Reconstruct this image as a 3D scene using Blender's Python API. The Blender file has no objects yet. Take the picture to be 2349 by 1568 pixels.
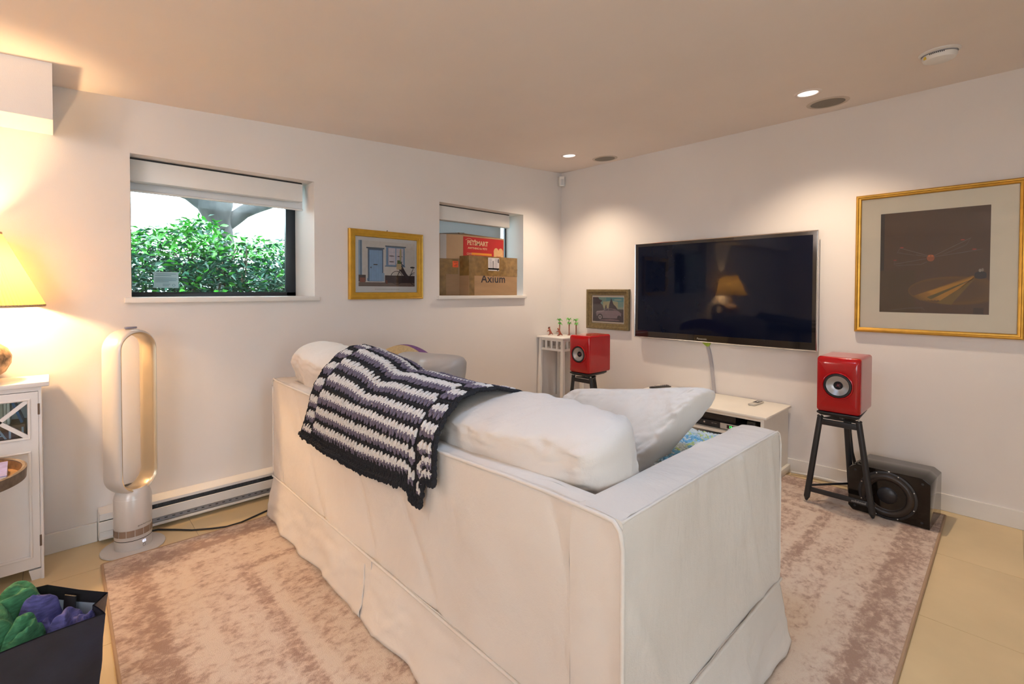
import bpy, bmesh, math, random
from math import sin, cos, pi, radians, sqrt
from mathutils import Vector, Matrix, noise
random.seed(7)
SC = bpy.context.scene
COL = SC.collection

# ------------------------------------------------------------------ camera
cd = bpy.data.cameras.new('camera'); cam = bpy.data.objects.new('camera', cd); COL.objects.link(cam)
F_ = Vector((-0.72330479, 0.6902552, -0.01944065)); R_ = Vector((0.69035019, 0.72347145, 0.00238323)); U_ = Vector((-0.01570979, 0.01169706, 0.99980817))
mw = Matrix(((R_.x, U_.x, -F_.x, 3.00555), (R_.y, U_.y, -F_.y, -3.51816), (R_.z, U_.z, -F_.z, 1.2), (0, 0, 0, 1)))
cam.matrix_world = mw
cd.sensor_fit = 'HORIZONTAL'; cd.sensor_width = 36
cd.lens = 1097.747 * 36 / 2349
cd.shift_y = -(784 - 686.963) / 2349
cd.clip_start = 0.05
SC.camera = cam

# ------------------------------------------------------------------ light
SC.view_settings.view_transform = 'Standard'
SC.view_settings.look = 'None'
SC.view_settings.gamma = 1
SC.view_settings.use_curve_mapping = False
SC.view_settings.exposure = 0.58
w = bpy.data.worlds.new('world'); SC.world = w; w.use_nodes = True
bg = w.node_tree.nodes['Background']; bg.inputs[0].default_value = (0.80, 0.93, 1.0, 1); bg.inputs[1].default_value = 8.0

def lamp(name, kind, loc, energy, color, size=0.1, size_y=None, target=None, spot=None, blend=0.3):
    d = bpy.data.lights.new(name, kind); d.energy = energy; d.color = color
    if kind == 'AREA':
        d.shape = 'RECTANGLE' if size_y else 'DISK'; d.size = size
        if size_y: d.size_y = size_y
    elif kind == 'SPOT':
        d.spot_size = radians(spot); d.spot_blend = blend; d.shadow_soft_size = size
    elif kind == 'POINT': d.shadow_soft_size = size
    elif kind == 'SUN': d.angle = size
    o = bpy.data.objects.new(name, d); COL.objects.link(o); o.location = loc
    if target is not None:
        o.rotation_euler = (Vector(target) - Vector(loc)).to_track_quat('-Z', 'Y').to_euler()
    return o
WARM = (1.0, 0.72, 0.44)
sun = lamp('sun', 'SUN', (0, 0, 8), 9.0, (1, 0.97, 0.9), radians(1), target=(-2.2, -3.5, 0))
# cool fill light added in front of the solid, unseen rear wall (the glazed door slot in the right wall admits the sky itself)
lamp('rear_cool_fill', 'AREA', (4.3, -6.25, 1.35), 34, (0.78, 0.88, 1.0), 1.7, 1.0, target=(1.4, 0, 1.2))
# cool fill disc added under the ceiling over the sofa, outside the frame
lamp('sofa_top_fill', 'AREA', (2.35, -2.40, 2.15), 6.5, (0.50, 0.70, 1.0), 0.34, target=(2.45, -2.45, 0))
# recessed downlights near the far wall (seen), then unseen fill points added further back in the room
for i, (x, y) in enumerate([(0.512, -0.505), (2.207, -0.51)]):
    lamp('downlight_beam', 'SPOT', (x, y, 2.268), 45, (1.0, 0.79, 0.58), 0.03, target=(x, y, 0), spot=120, blend=1.0)
for (x, y) in [(3.4, -4.9), (1.2, -4.4), (4.2, -5.6)]:
    lamp('rear_fill_point', 'POINT', (x, y, 1.95), 11 if x < 2 else 5, (1.0, 0.84, 0.76), 0.08)
# table lamp bulb
lamp('table_lamp_bulb', 'POINT', (0.13, -3.775, 1.24), 29, (1.0, 0.66, 0.34), 0.035)

# ------------------------------------------------------------------ helpers
def lin(c):
    if isinstance(c, str):
        c = c.lstrip('#'); c = [int(c[i:i+2], 16) / 255 for i in (0, 2, 4)]
        return tuple(v / 12.92 if v <= 0.04045 else ((v + 0.055) / 1.055) ** 2.4 for v in c)
    return tuple(c)

def mat(name, col, rough=0.5, metal=0.0, spec=0.5, bump=0.0, bscale=50, var=0.0, vscale=8, coat=0.0, emit=None, estr=0, sheen=0.0, coords='Object', trans=0.0, stretch=None):
    m = bpy.data.materials.new(name); m.use_nodes = True
    nt = m.node_tree; b = nt.nodes['Principled BSDF']; c = lin(col)
    b.inputs['Base Color'].default_value = (*c, 1); b.inputs['Roughness'].default_value = rough
    b.inputs['Metallic'].default_value = metal; b.inputs['Specular IOR Level'].default_value = spec
    b.inputs['Coat Weight'].default_value = coat; b.inputs['Coat Roughness'].default_value = 0.03
    b.inputs['Sheen Weight'].default_value = sheen
    if trans: b.inputs['Transmission Weight'].default_value = trans
    if emit: b.inputs['Emission Color'].default_value = (*lin(emit), 1); b.inputs['Emission Strength'].default_value = estr
    tc = nt.nodes.new('ShaderNodeTexCoord'); mp = nt.nodes.new('ShaderNodeMapping')
    nt.links.new(tc.outputs[coords], mp.inputs[0])
    if stretch: mp.inputs['Scale'].default_value = stretch
    n = nt.nodes.new('ShaderNodeTexNoise'); n.inputs['Scale'].default_value = vscale; n.inputs['Detail'].default_value = 4
    nt.links.new(mp.outputs[0], n.inputs['Vector'])
    r = nt.nodes.new('ShaderNodeValToRGB'); nt.links.new(n.outputs[0], r.inputs[0])
    v = max(var, 0.02)
    r.color_ramp.elements[0].position = 0.3; r.color_ramp.elements[1].position = 0.7
    r.color_ramp.elements[0].color = (*[max(0, x * (1 - v)) for x in c], 1); r.color_ramp.elements[1].color = (*[min(1, x * (1 + v)) for x in c], 1)
    nt.links.new(r.outputs[0], b.inputs['Base Color'])
    if bump:
        n2 = nt.nodes.new('ShaderNodeTexNoise'); n2.inputs['Scale'].default_value = bscale; n2.inputs['Detail'].default_value = 3
        nt.links.new(mp.outputs[0], n2.inputs['Vector'])
        bp = nt.nodes.new('ShaderNodeBump'); bp.inputs['Strength'].default_value = bump; bp.inputs['Distance'].default_value = 0.004
        nt.links.new(n2.outputs[0], bp.inputs['Height']); nt.links.new(bp.outputs[0], b.inputs['Normal'])
    return m

def glass_mat(name, tint=(1, 1, 1), refl=1.0, rough=0.0, ior=1.45):
    m = bpy.data.materials.new(name); m.use_nodes = True; nt = m.node_tree
    for n in list(nt.nodes): nt.nodes.remove(n)
    o = nt.nodes.new('ShaderNodeOutputMaterial'); mx = nt.nodes.new('ShaderNodeMixShader'); t = nt.nodes.new('ShaderNodeBsdfTransparent')
    g = nt.nodes.new('ShaderNodeBsdfGlossy'); f = nt.nodes.new('ShaderNodeFresnel'); mu = nt.nodes.new('ShaderNodeMath'); mu.operation = 'MULTIPLY'
    t.inputs[0].default_value = (*tint, 1); g.inputs['Roughness'].default_value = rough; f.inputs[0].default_value = ior
    mu.inputs[1].default_value = refl
    nt.links.new(f.outputs[0], mu.inputs[0]); nt.links.new(mu.outputs[0], mx.inputs[0]); nt.links.new(t.outputs[0], mx.inputs[1]); nt.links.new(g.outputs[0], mx.inputs[2])
    nt.links.new(mx.outputs[0], o.inputs[0]); return m

class MB:
    def __init__(s): s.v = []; s.f = []; s.m = []
    def add(s, vs, fs, mi=0):
        b = len(s.v); s.v += [tuple(v) for v in vs]; s.f += [tuple(b + i for i in f) for f in fs]; s.m += [mi] * len(fs); return s
    def box(s, x0, x1, y0, y1, z0, z1, mi=0):
        x0, x1 = min(x0, x1), max(x0, x1); y0, y1 = min(y0, y1), max(y0, y1); z0, z1 = min(z0, z1), max(z0, z1)
        return s.add([(x, y, z) for x in (x0, x1) for y in (y0, y1) for z in (z0, z1)],
                     [(0, 1, 3, 2), (4, 6, 7, 5), (0, 4, 5, 1), (2, 3, 7, 6), (0, 2, 6, 4), (1, 5, 7, 3)], mi)
    def hexa(s, a, b, mi=0):   # two quads
        return s.add(list(a) + list(b), [(3, 2, 1, 0), (4, 5, 6, 7), (0, 1, 5, 4), (1, 2, 6, 5), (2, 3, 7, 6), (3, 0, 4, 7)], mi)
    def bar(s, p, q, wx, wy, mi=0, up=(0, 0, 1)):
        p = Vector(p); q = Vector(q); d = (q - p).normalized(); u = Vector(up)
        if abs(d.dot(u)) > 0.98: u = Vector((1, 0, 0))
        a = d.cross(u).normalized(); b = a.cross(d).normalized()
        sq = [a * wx / 2 * i + b * wy / 2 * j for i, j in ((-1, -1), (1, -1), (1, 1), (-1, 1))]
        return s.hexa([p + k for k in sq], [q + k for k in sq], mi)
    def tube(s, pts, r, n=10, mi=0, cap=True, closed=False, flat=1.0):
        pts = [Vector(p) for p in pts]; N = len(pts); rs = r if isinstance(r, (list, tuple)) else [r] * N
        b = len(s.v); prev = None; rings = []
        for i, p in enumerate(pts):
            if closed: d = pts[(i + 1) % N] - pts[i - 1]
            else: d = pts[min(i + 1, N - 1)] - pts[max(i - 1, 0)]
            d.normalize()
            if prev is None:
                u = Vector((0, 0, 1)) if abs(d.z) < 0.9 else Vector((1, 0, 0))
                a = d.cross(u).normalized()
            else:
                a = (prev - d * prev.dot(d)).normalized()
            prev = a; c = d.cross(a)
            s.v += [tuple(p + (a * cos(2 * pi * k / n) + c * sin(2 * pi * k / n) * flat) * rs[i]) for k in range(n)]
        M = N if closed else N - 1
        for i in range(M):
            j = (i + 1) % N
            for k in range(n):
                s.f.append((b + i * n + k, b + i * n + (k + 1) % n, b + j * n + (k + 1) % n, b + j * n + k)); s.m.append(mi)
        if cap and not closed:
            s.f.append(tuple(b + k for k in range(n))[::-1]); s.f.append(tuple(b + (N - 1) * n + k for k in range(n))); s.m += [mi, mi]
        return s
    def lathe(s, prof, c=(0, 0, 0), n=32, mi=0, axis=(0, 0, 1), ref=None, cap=False):
        ax = Vector(axis).normalized(); u = Vector(ref) if ref else (Vector((1, 0, 0)) if abs(ax.x) < 0.9 else Vector((0, 1, 0)))
        a = (u - ax * u.dot(ax)).normalized(); bb = ax.cross(a); c = Vector(c); b = len(s.v)
        for (r, h) in prof:
            s.v += [tuple(c + ax * h + (a * cos(2 * pi * k / n) + bb * sin(2 * pi * k / n)) * r) for k in range(n)]
        for i in range(len(prof) - 1):
            for k in range(n):
                s.f.append((b + i * n + k, b + i * n + (k + 1) % n, b + (i + 1) * n + (k + 1) % n, b + (i + 1) * n + k)); s.m.append(mi)
        if cap:
            s.f.append(tuple(b + k for k in range(n))[::-1]); s.f.append(tuple(b + (len(prof) - 1) * n + k for k in range(n))); s.m += [mi, mi]
        return s
    def prism(s, poly, h0, h1, plane='xy', mi=0):
        n = len(poly)
        def P(a, b, h): return {'xy': (a, b, h), 'yz': (h, a, b), 'xz': (a, h, b)}[plane]
        vs = [P(a, b, h0) for a, b in poly] + [P(a, b, h1) for a, b in poly]
        return s.add(vs, [tuple(range(n))[::-1], tuple(range(n, 2 * n))] + [(i, (i + 1) % n, n + (i + 1) % n, n + i) for i in range(n)], mi)
    def grid(s, fn, nu, nv, mi=0, closeu=False):
        b = len(s.v); W = nu if closeu else nu + 1
        for j in range(nv + 1):
            for i in range(W): s.v.append(tuple(fn(i / nu, j / nv)))
        for j in range(nv):
            for i in range(nu):
                i2 = (i + 1) % W if closeu else i + 1
                s.f.append((b + j * W + i, b + j * W + i2, b + (j + 1) * W + i2, b + (j + 1) * W + i)); s.m.append(mi)
        return s
    def build(s, name, mats, parent=None, smooth=False, bevel=0, seg=2, loc=None, subsurf=0, thick=0, fix=True, angle=40):
        me = bpy.data.meshes.new(name); me.from_pydata(s.v, [], s.f)
        mats = mats if isinstance(mats, (list, tuple)) else [mats]
        for m in mats: me.materials.append(m)
        me.polygons.foreach_set('material_index', s.m)
        if fix:
            bm = bmesh.new(); bm.from_mesh(me); bmesh.ops.recalc_face_normals(bm, faces=bm.faces)
            if bevel:
                bmesh.ops.remove_doubles(bm, verts=bm.verts, dist=1e-6)
                es = [e for e in bm.edges if len(e.link_faces) == 2 and e.calc_face_angle(0) > radians(30)]
                bmesh.ops.bevel(bm, geom=es, offset=bevel, segments=seg, affect='EDGES', profile=0.5, clamp_overlap=True)
            bm.to_mesh(me); bm.free()
        if smooth or bevel:
            me.polygons.foreach_set('use_smooth', [True] * len(me.polygons))
            try: me.set_sharp_from_angle(angle=radians(angle))
            except Exception: pass
        me.update()
        o = bpy.data.objects.new(name, me); COL.objects.link(o)
        if parent: o.parent = parent; o.matrix_parent_inverse = Matrix.Translation(-parent.location) if parent.type == 'EMPTY' else Matrix()
        if thick:
            md = o.modifiers.new('solid', 'SOLIDIFY'); md.thickness = thick; md.offset = 0
        if subsurf:
            md = o.modifiers.new('sub', 'SUBSURF'); md.levels = subsurf; md.render_levels = subsurf
        return o

def tag(o, label=None, cat=None, group=None, kind=None):
    if label: o['label'] = label
    if cat: o['category'] = cat
    if group: o['group'] = group
    if kind: o['kind'] = kind
    return o
def thing(name, label, cat, loc=(0, 0, 0), group=None):
    o = bpy.data.objects.new(name, None); COL.objects.link(o); o.location = loc; o.empty_display_size = 0.05
    return tag(o, label, cat, group)
def struct(o): o['kind'] = 'structure'; return o
def child(o, p):
    o.parent = p; o.matrix_parent_inverse = Matrix.Translation(-p.location) if p.type == 'EMPTY' else Matrix(); return o

def text(name, s, size, o, ux, uy, m, parent, depth=0.0006, align='CENTER', squash=1.0, space=1.0, bold=0.0):
    cu = bpy.data.curves.new(name, 'FONT'); cu.body = s; cu.size = size; cu.extrude = depth; cu.align_x = align; cu.align_y = 'CENTER'; cu.space_character = space
    cu.resolution_u = 2; cu.offset = bold
    t = bpy.data.objects.new('tmp', cu); COL.objects.link(t)
    bpy.context.view_layer.update()
    me = bpy.data.meshes.new_from_object(t.evaluated_get(bpy.context.evaluated_depsgraph_get()))
    bpy.data.objects.remove(t)
    ux = Vector(ux).normalized(); uy = Vector(uy).normalized(); n = ux.cross(uy)
    M = Matrix(((ux.x * squash, uy.x, n.x, o[0]), (ux.y * squash, uy.y, n.y, o[1]), (ux.z * squash, uy.z, n.z, o[2]), (0, 0, 0, 1)))
    me.transform(M); me.materials.clear(); me.materials.append(m); me.name = name
    ob = bpy.data.objects.new(name, me); COL.objects.link(ob)
    if parent: child(ob, parent)
    return ob

def rbox_frame(mb, rect, prof, to3, mi=0):
    """mitred frame: rect=(a0,a1,b0,b1) outer size, prof = [(inset, height)], to3(a,b,h)"""
    a0, a1, b0, b1 = rect; rings = []
    base = len(mb.v)
    for (i, h) in prof:
        mb.v += [tuple(to3(a, b, h)) for a, b in ((a0 + i, b0 + i), (a1 - i, b0 + i), (a1 - i, b1 - i), (a0 + i, b1 - i))]
    for k in range(len(prof) - 1):
        for j in range(4):
            mb.f.append((base + k * 4 + j, base + k * 4 + (j + 1) % 4, base + (k + 1) * 4 + (j + 1) % 4, base + (k + 1) * 4 + j)); mb.m.append(mi)
    return mb

def flatart(name, items, to3, parent, mats_cache, h0=0.0005, step=0.00012, rough=0.6, clip=False):
    """flat print: polygons in 0..1 coordinates, layered by tiny steps"""
    mb = MB(); mats = []; idx = {}
    for k, (poly, colr) in enumerate(items):
        if colr not in idx:
            idx[colr] = len(mats)
            if colr not in mats_cache: mats_cache[colr] = mat('print_ink', colr, rough, var=0.06, vscale=40)
            mats.append(mats_cache[colr])
        poly = [(min(1.0, max(0.0, a)), b) for a, b in poly] if clip else poly
        n = len(poly); h = h0 + k * step
        mb.add([to3(a, b, h) for a, b in poly], [tuple(range(n))], idx[colr])
    return mb.build(name, mats, parent, fix=False)
def circ(cx, cy, rx, ry, n=20, a0=0, a1=2 * pi): return [(cx + rx * cos(a0 + (a1 - a0) * k / n), cy + ry * sin(a0 + (a1 - a0) * k / n)) for k in range(n)]
def rect(x0, y0, x1, y1): return [(x0, y0), (x1, y0), (x1, y1), (x0, y1)]
def line(x0, y0, x1, y1, w_):
    dx, dy = x1 - x0, y1 - y0; L = sqrt(dx * dx + dy * dy); nx, ny = -dy / L * w_ / 2, dx / L * w_ / 2
    return [(x0 + nx, y0 + ny), (x1 + nx, y1 + ny), (x1 - nx, y1 - ny), (x0 - nx, y0 - ny)]
def ring(cx, cy, rx, ry, w_, n=28):
    out = []
    for k in range(n):
        a, b = 2 * pi * k / n, 2 * pi * (k + 1) / n
        out.append([(cx + (rx) * cos(a), cy + ry * sin(a)), (cx + rx * cos(b), cy + ry * sin(b)), (cx + (rx - w_) * cos(b), cy + (ry - w_) * sin(b)), (cx + (rx - w_) * cos(a), cy + (ry - w_) * sin(a))])
    return out

def pillow(name, corners, t, m, parent=None, n=26, ex=2.6, wr=0.006, seed=0, inset=0.0, edge=0.35, pc_=9):
    """stuffed cushion on a bilinear quad (BL, BR, TR, TL), thickness t"""
    BL, BR, TR, TL = [Vector(c) for c in corners]
    nrm = ((BR - BL).cross(TL - BL)).normalized(); mb = MB(); sd = Vector((seed * 7.3, seed * 3.1, seed))
    def base(a, b):
        # rounded-rectangle pull-in: edges bow slightly inwards between corners
        pa = a * (1 - inset * (1 - abs(a)) ); u = (a + 1) / 2; v = (b + 1) / 2
        bow = 0.02
        u = 0.5 + (u - 0.5) * (1 - bow * (1 - b * b) * abs(a) ** 3); v = 0.5 + (v - 0.5) * (1 - bow * (1 - a * a) * abs(b) ** 3)
        return (BL * (1 - u) + BR * u) * (1 - v) + (TL * (1 - u) + TR * u) * v
    def thick(a, b):
        f = (max(0, 1 - abs(a) ** ex) * max(0, 1 - abs(b) ** ex)) ** 0.5
        return t / 2 * (edge + (1 - edge) * f)
    def side(sgn):
        def fn(u, v):
            a = sin((u - 0.5) * pi) * 0.55 + (2 * u - 1) * 0.45; b = sin((v - 0.5) * pi) * 0.55 + (2 * v - 1) * 0.45
            # round plan corners
            q = max(abs(a), abs(b)); l = (abs(a) ** pc_ + abs(b) ** pc_) ** (1 / pc_) or 1; k = q / l
            p = base(a * k, b * k)
            e = max(abs(a), abs(b)); fade = 1 if e < 0.93 else (1 - e) / 0.07
            eg = max(0, (e - .55) / .45); w1 = noise.noise(Vector((a * 13, b * 13, 0)) * (1.0) + sd) * wr * 1.1 * eg + noise.noise(p * 7 + sd) * wr * 1.6 + noise.noise(Vector((p.x * 30, p.y * 30, p.z * 9)) + sd) * wr * 0.5
            rg = max(0, 1 - abs(noise.noise(Vector((a * 2.2 + b * .6, b * 7, seed)))) * 7) ** 2 * eg + max(0, 1 - abs(noise.noise(Vector((a * 8, b * 2.0 - a, seed + 9)))) * 7) ** 2 * (.35 + .65 * eg)
            w1 -= rg * wr * .45
            rr = sqrt(max(0, 1 - max(0, (e - 0.9) / 0.1) ** 2))
            return p + nrm * sgn * (thick(a, b) * (0.0 + rr) + w1 * (0.3 + 0.7 * fade) * rr)
        return fn
    mb.grid(side(1), n, n); mb.grid(side(-1), n, n)
    o = mb.build(name, m, parent, smooth=True, angle=180)
    me = o.data; bm = bmesh.new(); bm.from_mesh(me); bmesh.ops.remove_doubles(bm, verts=bm.verts, dist=0.0008); bmesh.ops.recalc_face_normals(bm, faces=bm.faces); bm.to_mesh(me); bm.free()
    me.polygons.foreach_set('use_smooth', [True] * len(me.polygons))
    md = o.modifiers.new('sub', 'SUBSURF'); md.levels = 1; md.render_levels = 1
    return o

def stitch(mb, p, d, nrm, L, w_, mi, h=None):
    """one fat yarn stitch lying on a surface"""
    d = d.normalized(); a = nrm.cross(d).normalized(); h = h or w_ * 0.6; b = len(mb.v); K = 5
    for t, r in ((0, 0.35), (0.25, 1), (0.7, 0.95), (1, 0.3)):
        c = p + d * (L * t) + nrm * h * 0.35
        mb.v += [tuple(c + a * cos(2 * pi * k / K) * w_ / 2 * r + nrm * sin(2 * pi * k / K) * h * r) for k in range(K)]
    for i in range(3):
        for k in range(K):
            mb.f.append((b + i * K + k, b + i * K + (k + 1) % K, b + (i + 1) * K + (k + 1) % K, b + (i + 1) * K + k)); mb.m.append(mi)
    mb.f.append(tuple(b + k for k in range(K))[::-1]); mb.f.append(tuple(b + 3 * K + k for k in range(K))); mb.m += [mi, mi]

# ------------------------------------------------------------------ materials
M = {}
M['wall'] = mat('wall_paint', (0.78, 0.735, 0.70), 0.75, bump=0.08, bscale=300, var=0.015, vscale=2, spec=0.25)
M['ceil'] = mat('ceiling_paint', (0.85, 0.77, 0.72), 0.85, bump=0.05, bscale=250, var=0.015, vscale=2, spec=0.2)
M['trim'] = mat('trim_paint', (0.78, 0.75, 0.71), 0.45, bump=0.03, bscale=60, var=0.02)
M['white'] = mat('white_paint', (0.80, 0.78, 0.75), 0.35, bump=0.03, bscale=80, var=0.02)
M['cabw'] = mat('cabinet_paint', (0.78, 0.75, 0.73), 0.4, bump=0.03, bscale=80, var=0.02)
M['console'] = mat('console_paint', (0.82, 0.77, 0.68), 0.3, bump=0.02, bscale=80, var=0.02)
M['tile'] = mat('floor_tile', (0.70, 0.54, 0.31), 0.4, bump=0.05, bscale=40, var=0.07, vscale=3, coords='Object')
M['grout'] = mat('grout', (0.40, 0.33, 0.24), 0.9)
M['black'] = mat('black_satin', (0.018, 0.018, 0.02), 0.45)
M['blackgl'] = mat('black_gloss', (0.012, 0.011, 0.011), 0.06, coat=1.0)
M['darkwd'] = mat('dark_walnut_gloss', (0.010, 0.007, 0.005), 0.12, coat=0.2, spec=.35, var=0.5, vscale=30, stretch=(1, 1, 6))
M['rubber'] = mat('rubber', (0.02, 0.02, 0.022), 0.55)
M['chrome'] = mat('chrome', (0.75, 0.75, 0.76), 0.18, metal=1)
M['silver'] = mat('silver_plastic', (0.55, 0.53, 0.5), 0.35, metal=0.4)
M['steel'] = mat('steel', (0.6, 0.58, 0.55), 0.3, metal=1)
M['red'] = mat('red_lacquer', (0.42, 0.004, 0.007), 0.14, coat=0.35, spec=.4)
M['gold'] = mat('gold_leaf', (0.62, 0.34, 0.06), 0.33, metal=0.85, var=0.12, vscale=20)
M['gold2'] = mat('gold_paint', (0.56, 0.33, 0.04), 0.38, metal=0.4, var=0.1, vscale=20)
M['olive'] = mat('olive_wood', (0.17, 0.125, 0.055), 0.5, metal=0.15, var=0.25, vscale=60, stretch=(1, 1, 1))
M['matboard'] = mat('mat_board', (0.86, 0.77, 0.60), 0.8)
M['paper'] = mat('paper', (0.75, 0.75, 0.75), 0.7)
M['card'] = mat('cardboard', (0.36, 0.22, 0.115), 0.75, bump=0.1, bscale=120, var=0.08, vscale=6, stretch=(1, 1, 5))
M['tape'] = mat('packing_tape', (0.24, 0.14, 0.045), 0.22, coat=0.6, bump=0.5, bscale=18, var=0.25, vscale=25)
M['tapewhite'] = mat('white_tape', (0.50, 0.47, 0.45), 0.5)
M['linen'] = None
M['glass'] = glass_mat('window_glass', (0.93, 0.98, 1.0), 1.0)
M['picglass'] = glass_mat('picture_glass', (1, 1, 1), 0.9)
M['wframe'] = mat('window_frame_dark', (0.012, 0.016, 0.022), 0.35)
M['bark'] = mat('bark', (0.035, 0.035, 0.035), 0.9, bump=1.0, bscale=14, var=0.5, vscale=9, stretch=(1, 1, 0.5))
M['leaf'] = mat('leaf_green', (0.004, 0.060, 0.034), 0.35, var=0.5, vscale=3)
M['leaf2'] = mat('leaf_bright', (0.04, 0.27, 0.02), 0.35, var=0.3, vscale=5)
M['twig'] = mat('twig', (0.06, 0.05, 0.03), 0.8)
M['soil'] = mat('soil', (0.10, 0.12, 0.06), 0.9, var=0.4, vscale=6)

def linen_mat():
    m = bpy.data.materials.new('white_cotton_slipcover'); m.use_nodes = True; nt = m.node_tree; b = nt.nodes['Principled BSDF']
    b.inputs['Roughness'].default_value = 0.85; b.inputs['Specular IOR Level'].default_value = 0.2; b.inputs['Sheen Weight'].default_value = 0.15
    tc = nt.nodes.new('ShaderNodeTexCoord')
    n = nt.nodes.new('ShaderNodeTexNoise'); n.inputs['Scale'].default_value = 1.6; n.inputs['Detail'].default_value = 6; nt.links.new(tc.outputs['Object'], n.inputs['Vector'])
    r = nt.nodes.new('ShaderNodeValToRGB'); nt.links.new(n.outputs[0], r.inputs[0])
    r.color_ramp.elements[0].position = 0.35; r.color_ramp.elements[0].color = (0.655, 0.595, 0.54, 1)
    r.color_ramp.elements[1].position = 0.62; r.color_ramp.elements[1].color = (0.72, 0.67, 0.62, 1)
    nt.links.new(r.outputs[0], b.inputs['Base Color'])
    # long soft creases
    mp = nt.nodes.new('ShaderNodeMapping'); mp.inputs['Scale'].default_value = (3.2, 3.2, 2.0); nt.links.new(tc.outputs['Object'], mp.inputs[0])
    n2 = nt.nodes.new('ShaderNodeTexNoise'); n2.inputs['Scale'].default_value = 1.0; n2.inputs['Detail'].default_value = 5; n2.inputs['Distortion'].default_value = 0.25
    nt.links.new(mp.outputs[0], n2.inputs['Vector'])
    b1 = nt.nodes.new('ShaderNodeBump'); b1.inputs['Strength'].default_value = 0.5; b1.inputs['Distance'].default_value = 0.07; nt.links.new(n2.outputs[0], b1.inputs['Height'])
    n3 = nt.nodes.new('ShaderNodeTexNoise'); n3.inputs['Scale'].default_value = 260; n3.inputs['Detail'].default_value = 2; nt.links.new(tc.outputs['Object'], n3.inputs['Vector'])
    b2 = nt.nodes.new('ShaderNodeBump'); b2.inputs['Strength'].default_value = 0.25; b2.inputs['Distance'].default_value = 0.002
    nt.links.new(n3.outputs[0], b2.inputs['Height']); nt.links.new(b1.outputs[0], b2.inputs['Normal']); nt.links.new(b2.outputs[0], b.inputs['Normal'])
    return m
M['linen'] = linen_mat()

def rug_mat():
    m = bpy.data.materials.new('distressed_rug_pile'); m.use_nodes = True; nt = m.node_tree; b = nt.nodes['Principled BSDF']
    b.inputs['Roughness'].default_value = 0.95; b.inputs['Specular IOR Level'].default_value = 0.1; b.inputs['Sheen Weight'].default_value = 0.3
    tc = nt.nodes.new('ShaderNodeTexCoord')
    def noi(scale, sx, sy, det=6, dist=0.0):
        mp = nt.nodes.new('ShaderNodeMapping'); mp.inputs['Scale'].default_value = (sx, sy, 1); nt.links.new(tc.outputs['Object'], mp.inputs[0])
        n = nt.nodes.new('ShaderNodeTexNoise'); n.inputs['Scale'].default_value = scale; n.inputs['Detail'].default_value = det; n.inputs['Roughness'].default_value = 0.65; n.inputs['Distortion'].default_value = dist
        nt.links.new(mp.outputs[0], n.inputs['Vector']); return n.outputs[0]
    def mth(op, a, bb):
        x = nt.nodes.new('ShaderNodeMath'); x.operation = op
        for i, q in enumerate((a, bb)):
            if q is None: continue
            if isinstance(q, (int, float)): x.inputs[i].default_value = q
            else: nt.links.new(q, x.inputs[i])
        return x.outputs[0]
    fine = noi(42, 1.0, 0.7, 10, 0.2)         # mottling, streaked
    big = noi(2.3, 1, 1, 3)
    sep = nt.nodes.new('ShaderNodeSeparateXYZ'); nt.links.new(tc.outputs['Object'], sep.inputs[0])
    X, Y = sep.outputs[0], sep.outputs[1]
    # worn border bands, symmetric in both directions (object centre = rug centre)
    ax = mth('ABSOLUTE', X, None); ay = mth('ABSOLUTE', Y, None)
    dx = mth('SUBTRACT', 1.24, ax); dy = mth('SUBTRACT', 1.645, ay)
    dmin = mth('MINIMUM', dx, dy)
    rp = nt.nodes.new('ShaderNodeValToRGB'); nt.links.new(mth('MULTIPLY', dmin, 1.0), rp.inputs[0]); cr = rp.color_ramp
    stops = [(0.0, .55), (0.05, .65), (0.10, .95), (0.14, .95), (0.16, .45), (0.22, .35), (0.235, .15), (0.26, .1), (0.28, .5), (0.40, .35), (0.43, .8), (0.46, .8), (0.48, .15), (0.51, .2), (0.53, .55)]
    cr.elements[0].position = 0; cr.elements[0].color = (.55,) * 3 + (1,); cr.elements[1].position = 1; cr.elements[1].color = (.35,) * 3 + (1,)
    for p, v in stops[1:]:
        e = cr.elements.new(p); e.color = (v, v, v, 1)
    wav = noi(7, 0.15, 1, 2)
    v = mth('ADD', mth('MULTIPLY', fine, 1.6), mth('MULTIPLY', rp.outputs[0], 0.50))
    v = mth('ADD', v, mth('MULTIPLY', big, 0.35)); v = mth('ADD', v, mth('MULTIPLY', wav, 0.15))
    r2 = nt.nodes.new('ShaderNodeValToRGB'); nt.links.new(mth('SUBTRACT', v, 0.815), r2.inputs[0]); c2 = r2.color_ramp
    c2.elements[0].position = 0.32; c2.elements[0].color = (0.76, 0.61, 0.49, 1)
    c2.elements[1].position = 0.78; c2.elements[1].color = (0.40, 0.25, 0.18, 1)
    e = c2.elements.new(0.5); e.color = (0.68, 0.51, 0.40, 1)
    e = c2.elements.new(0.62); e.color = (0.54, 0.37, 0.28, 1)
    nt.links.new(r2.outputs[0], b.inputs['Base Color'])
    pile = noi(330, 1, 1, 2)
    bp = nt.nodes.new('ShaderNodeBump'); bp.inputs['Strength'].default_value = 0.8; bp.inputs['Distance'].default_value = 0.006
    nt.links.new(mth('ADD', pile, mth('MULTIPLY', fine, 0.6)), bp.inputs['Height']); nt.links.new(bp.outputs[0], b.inputs['Normal'])
    return m
M['rug'] = rug_mat()
CH = 2.3187; SL = 0.0575
def ceil_z(y): return CH + SL * max(y, -4.0)

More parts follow.
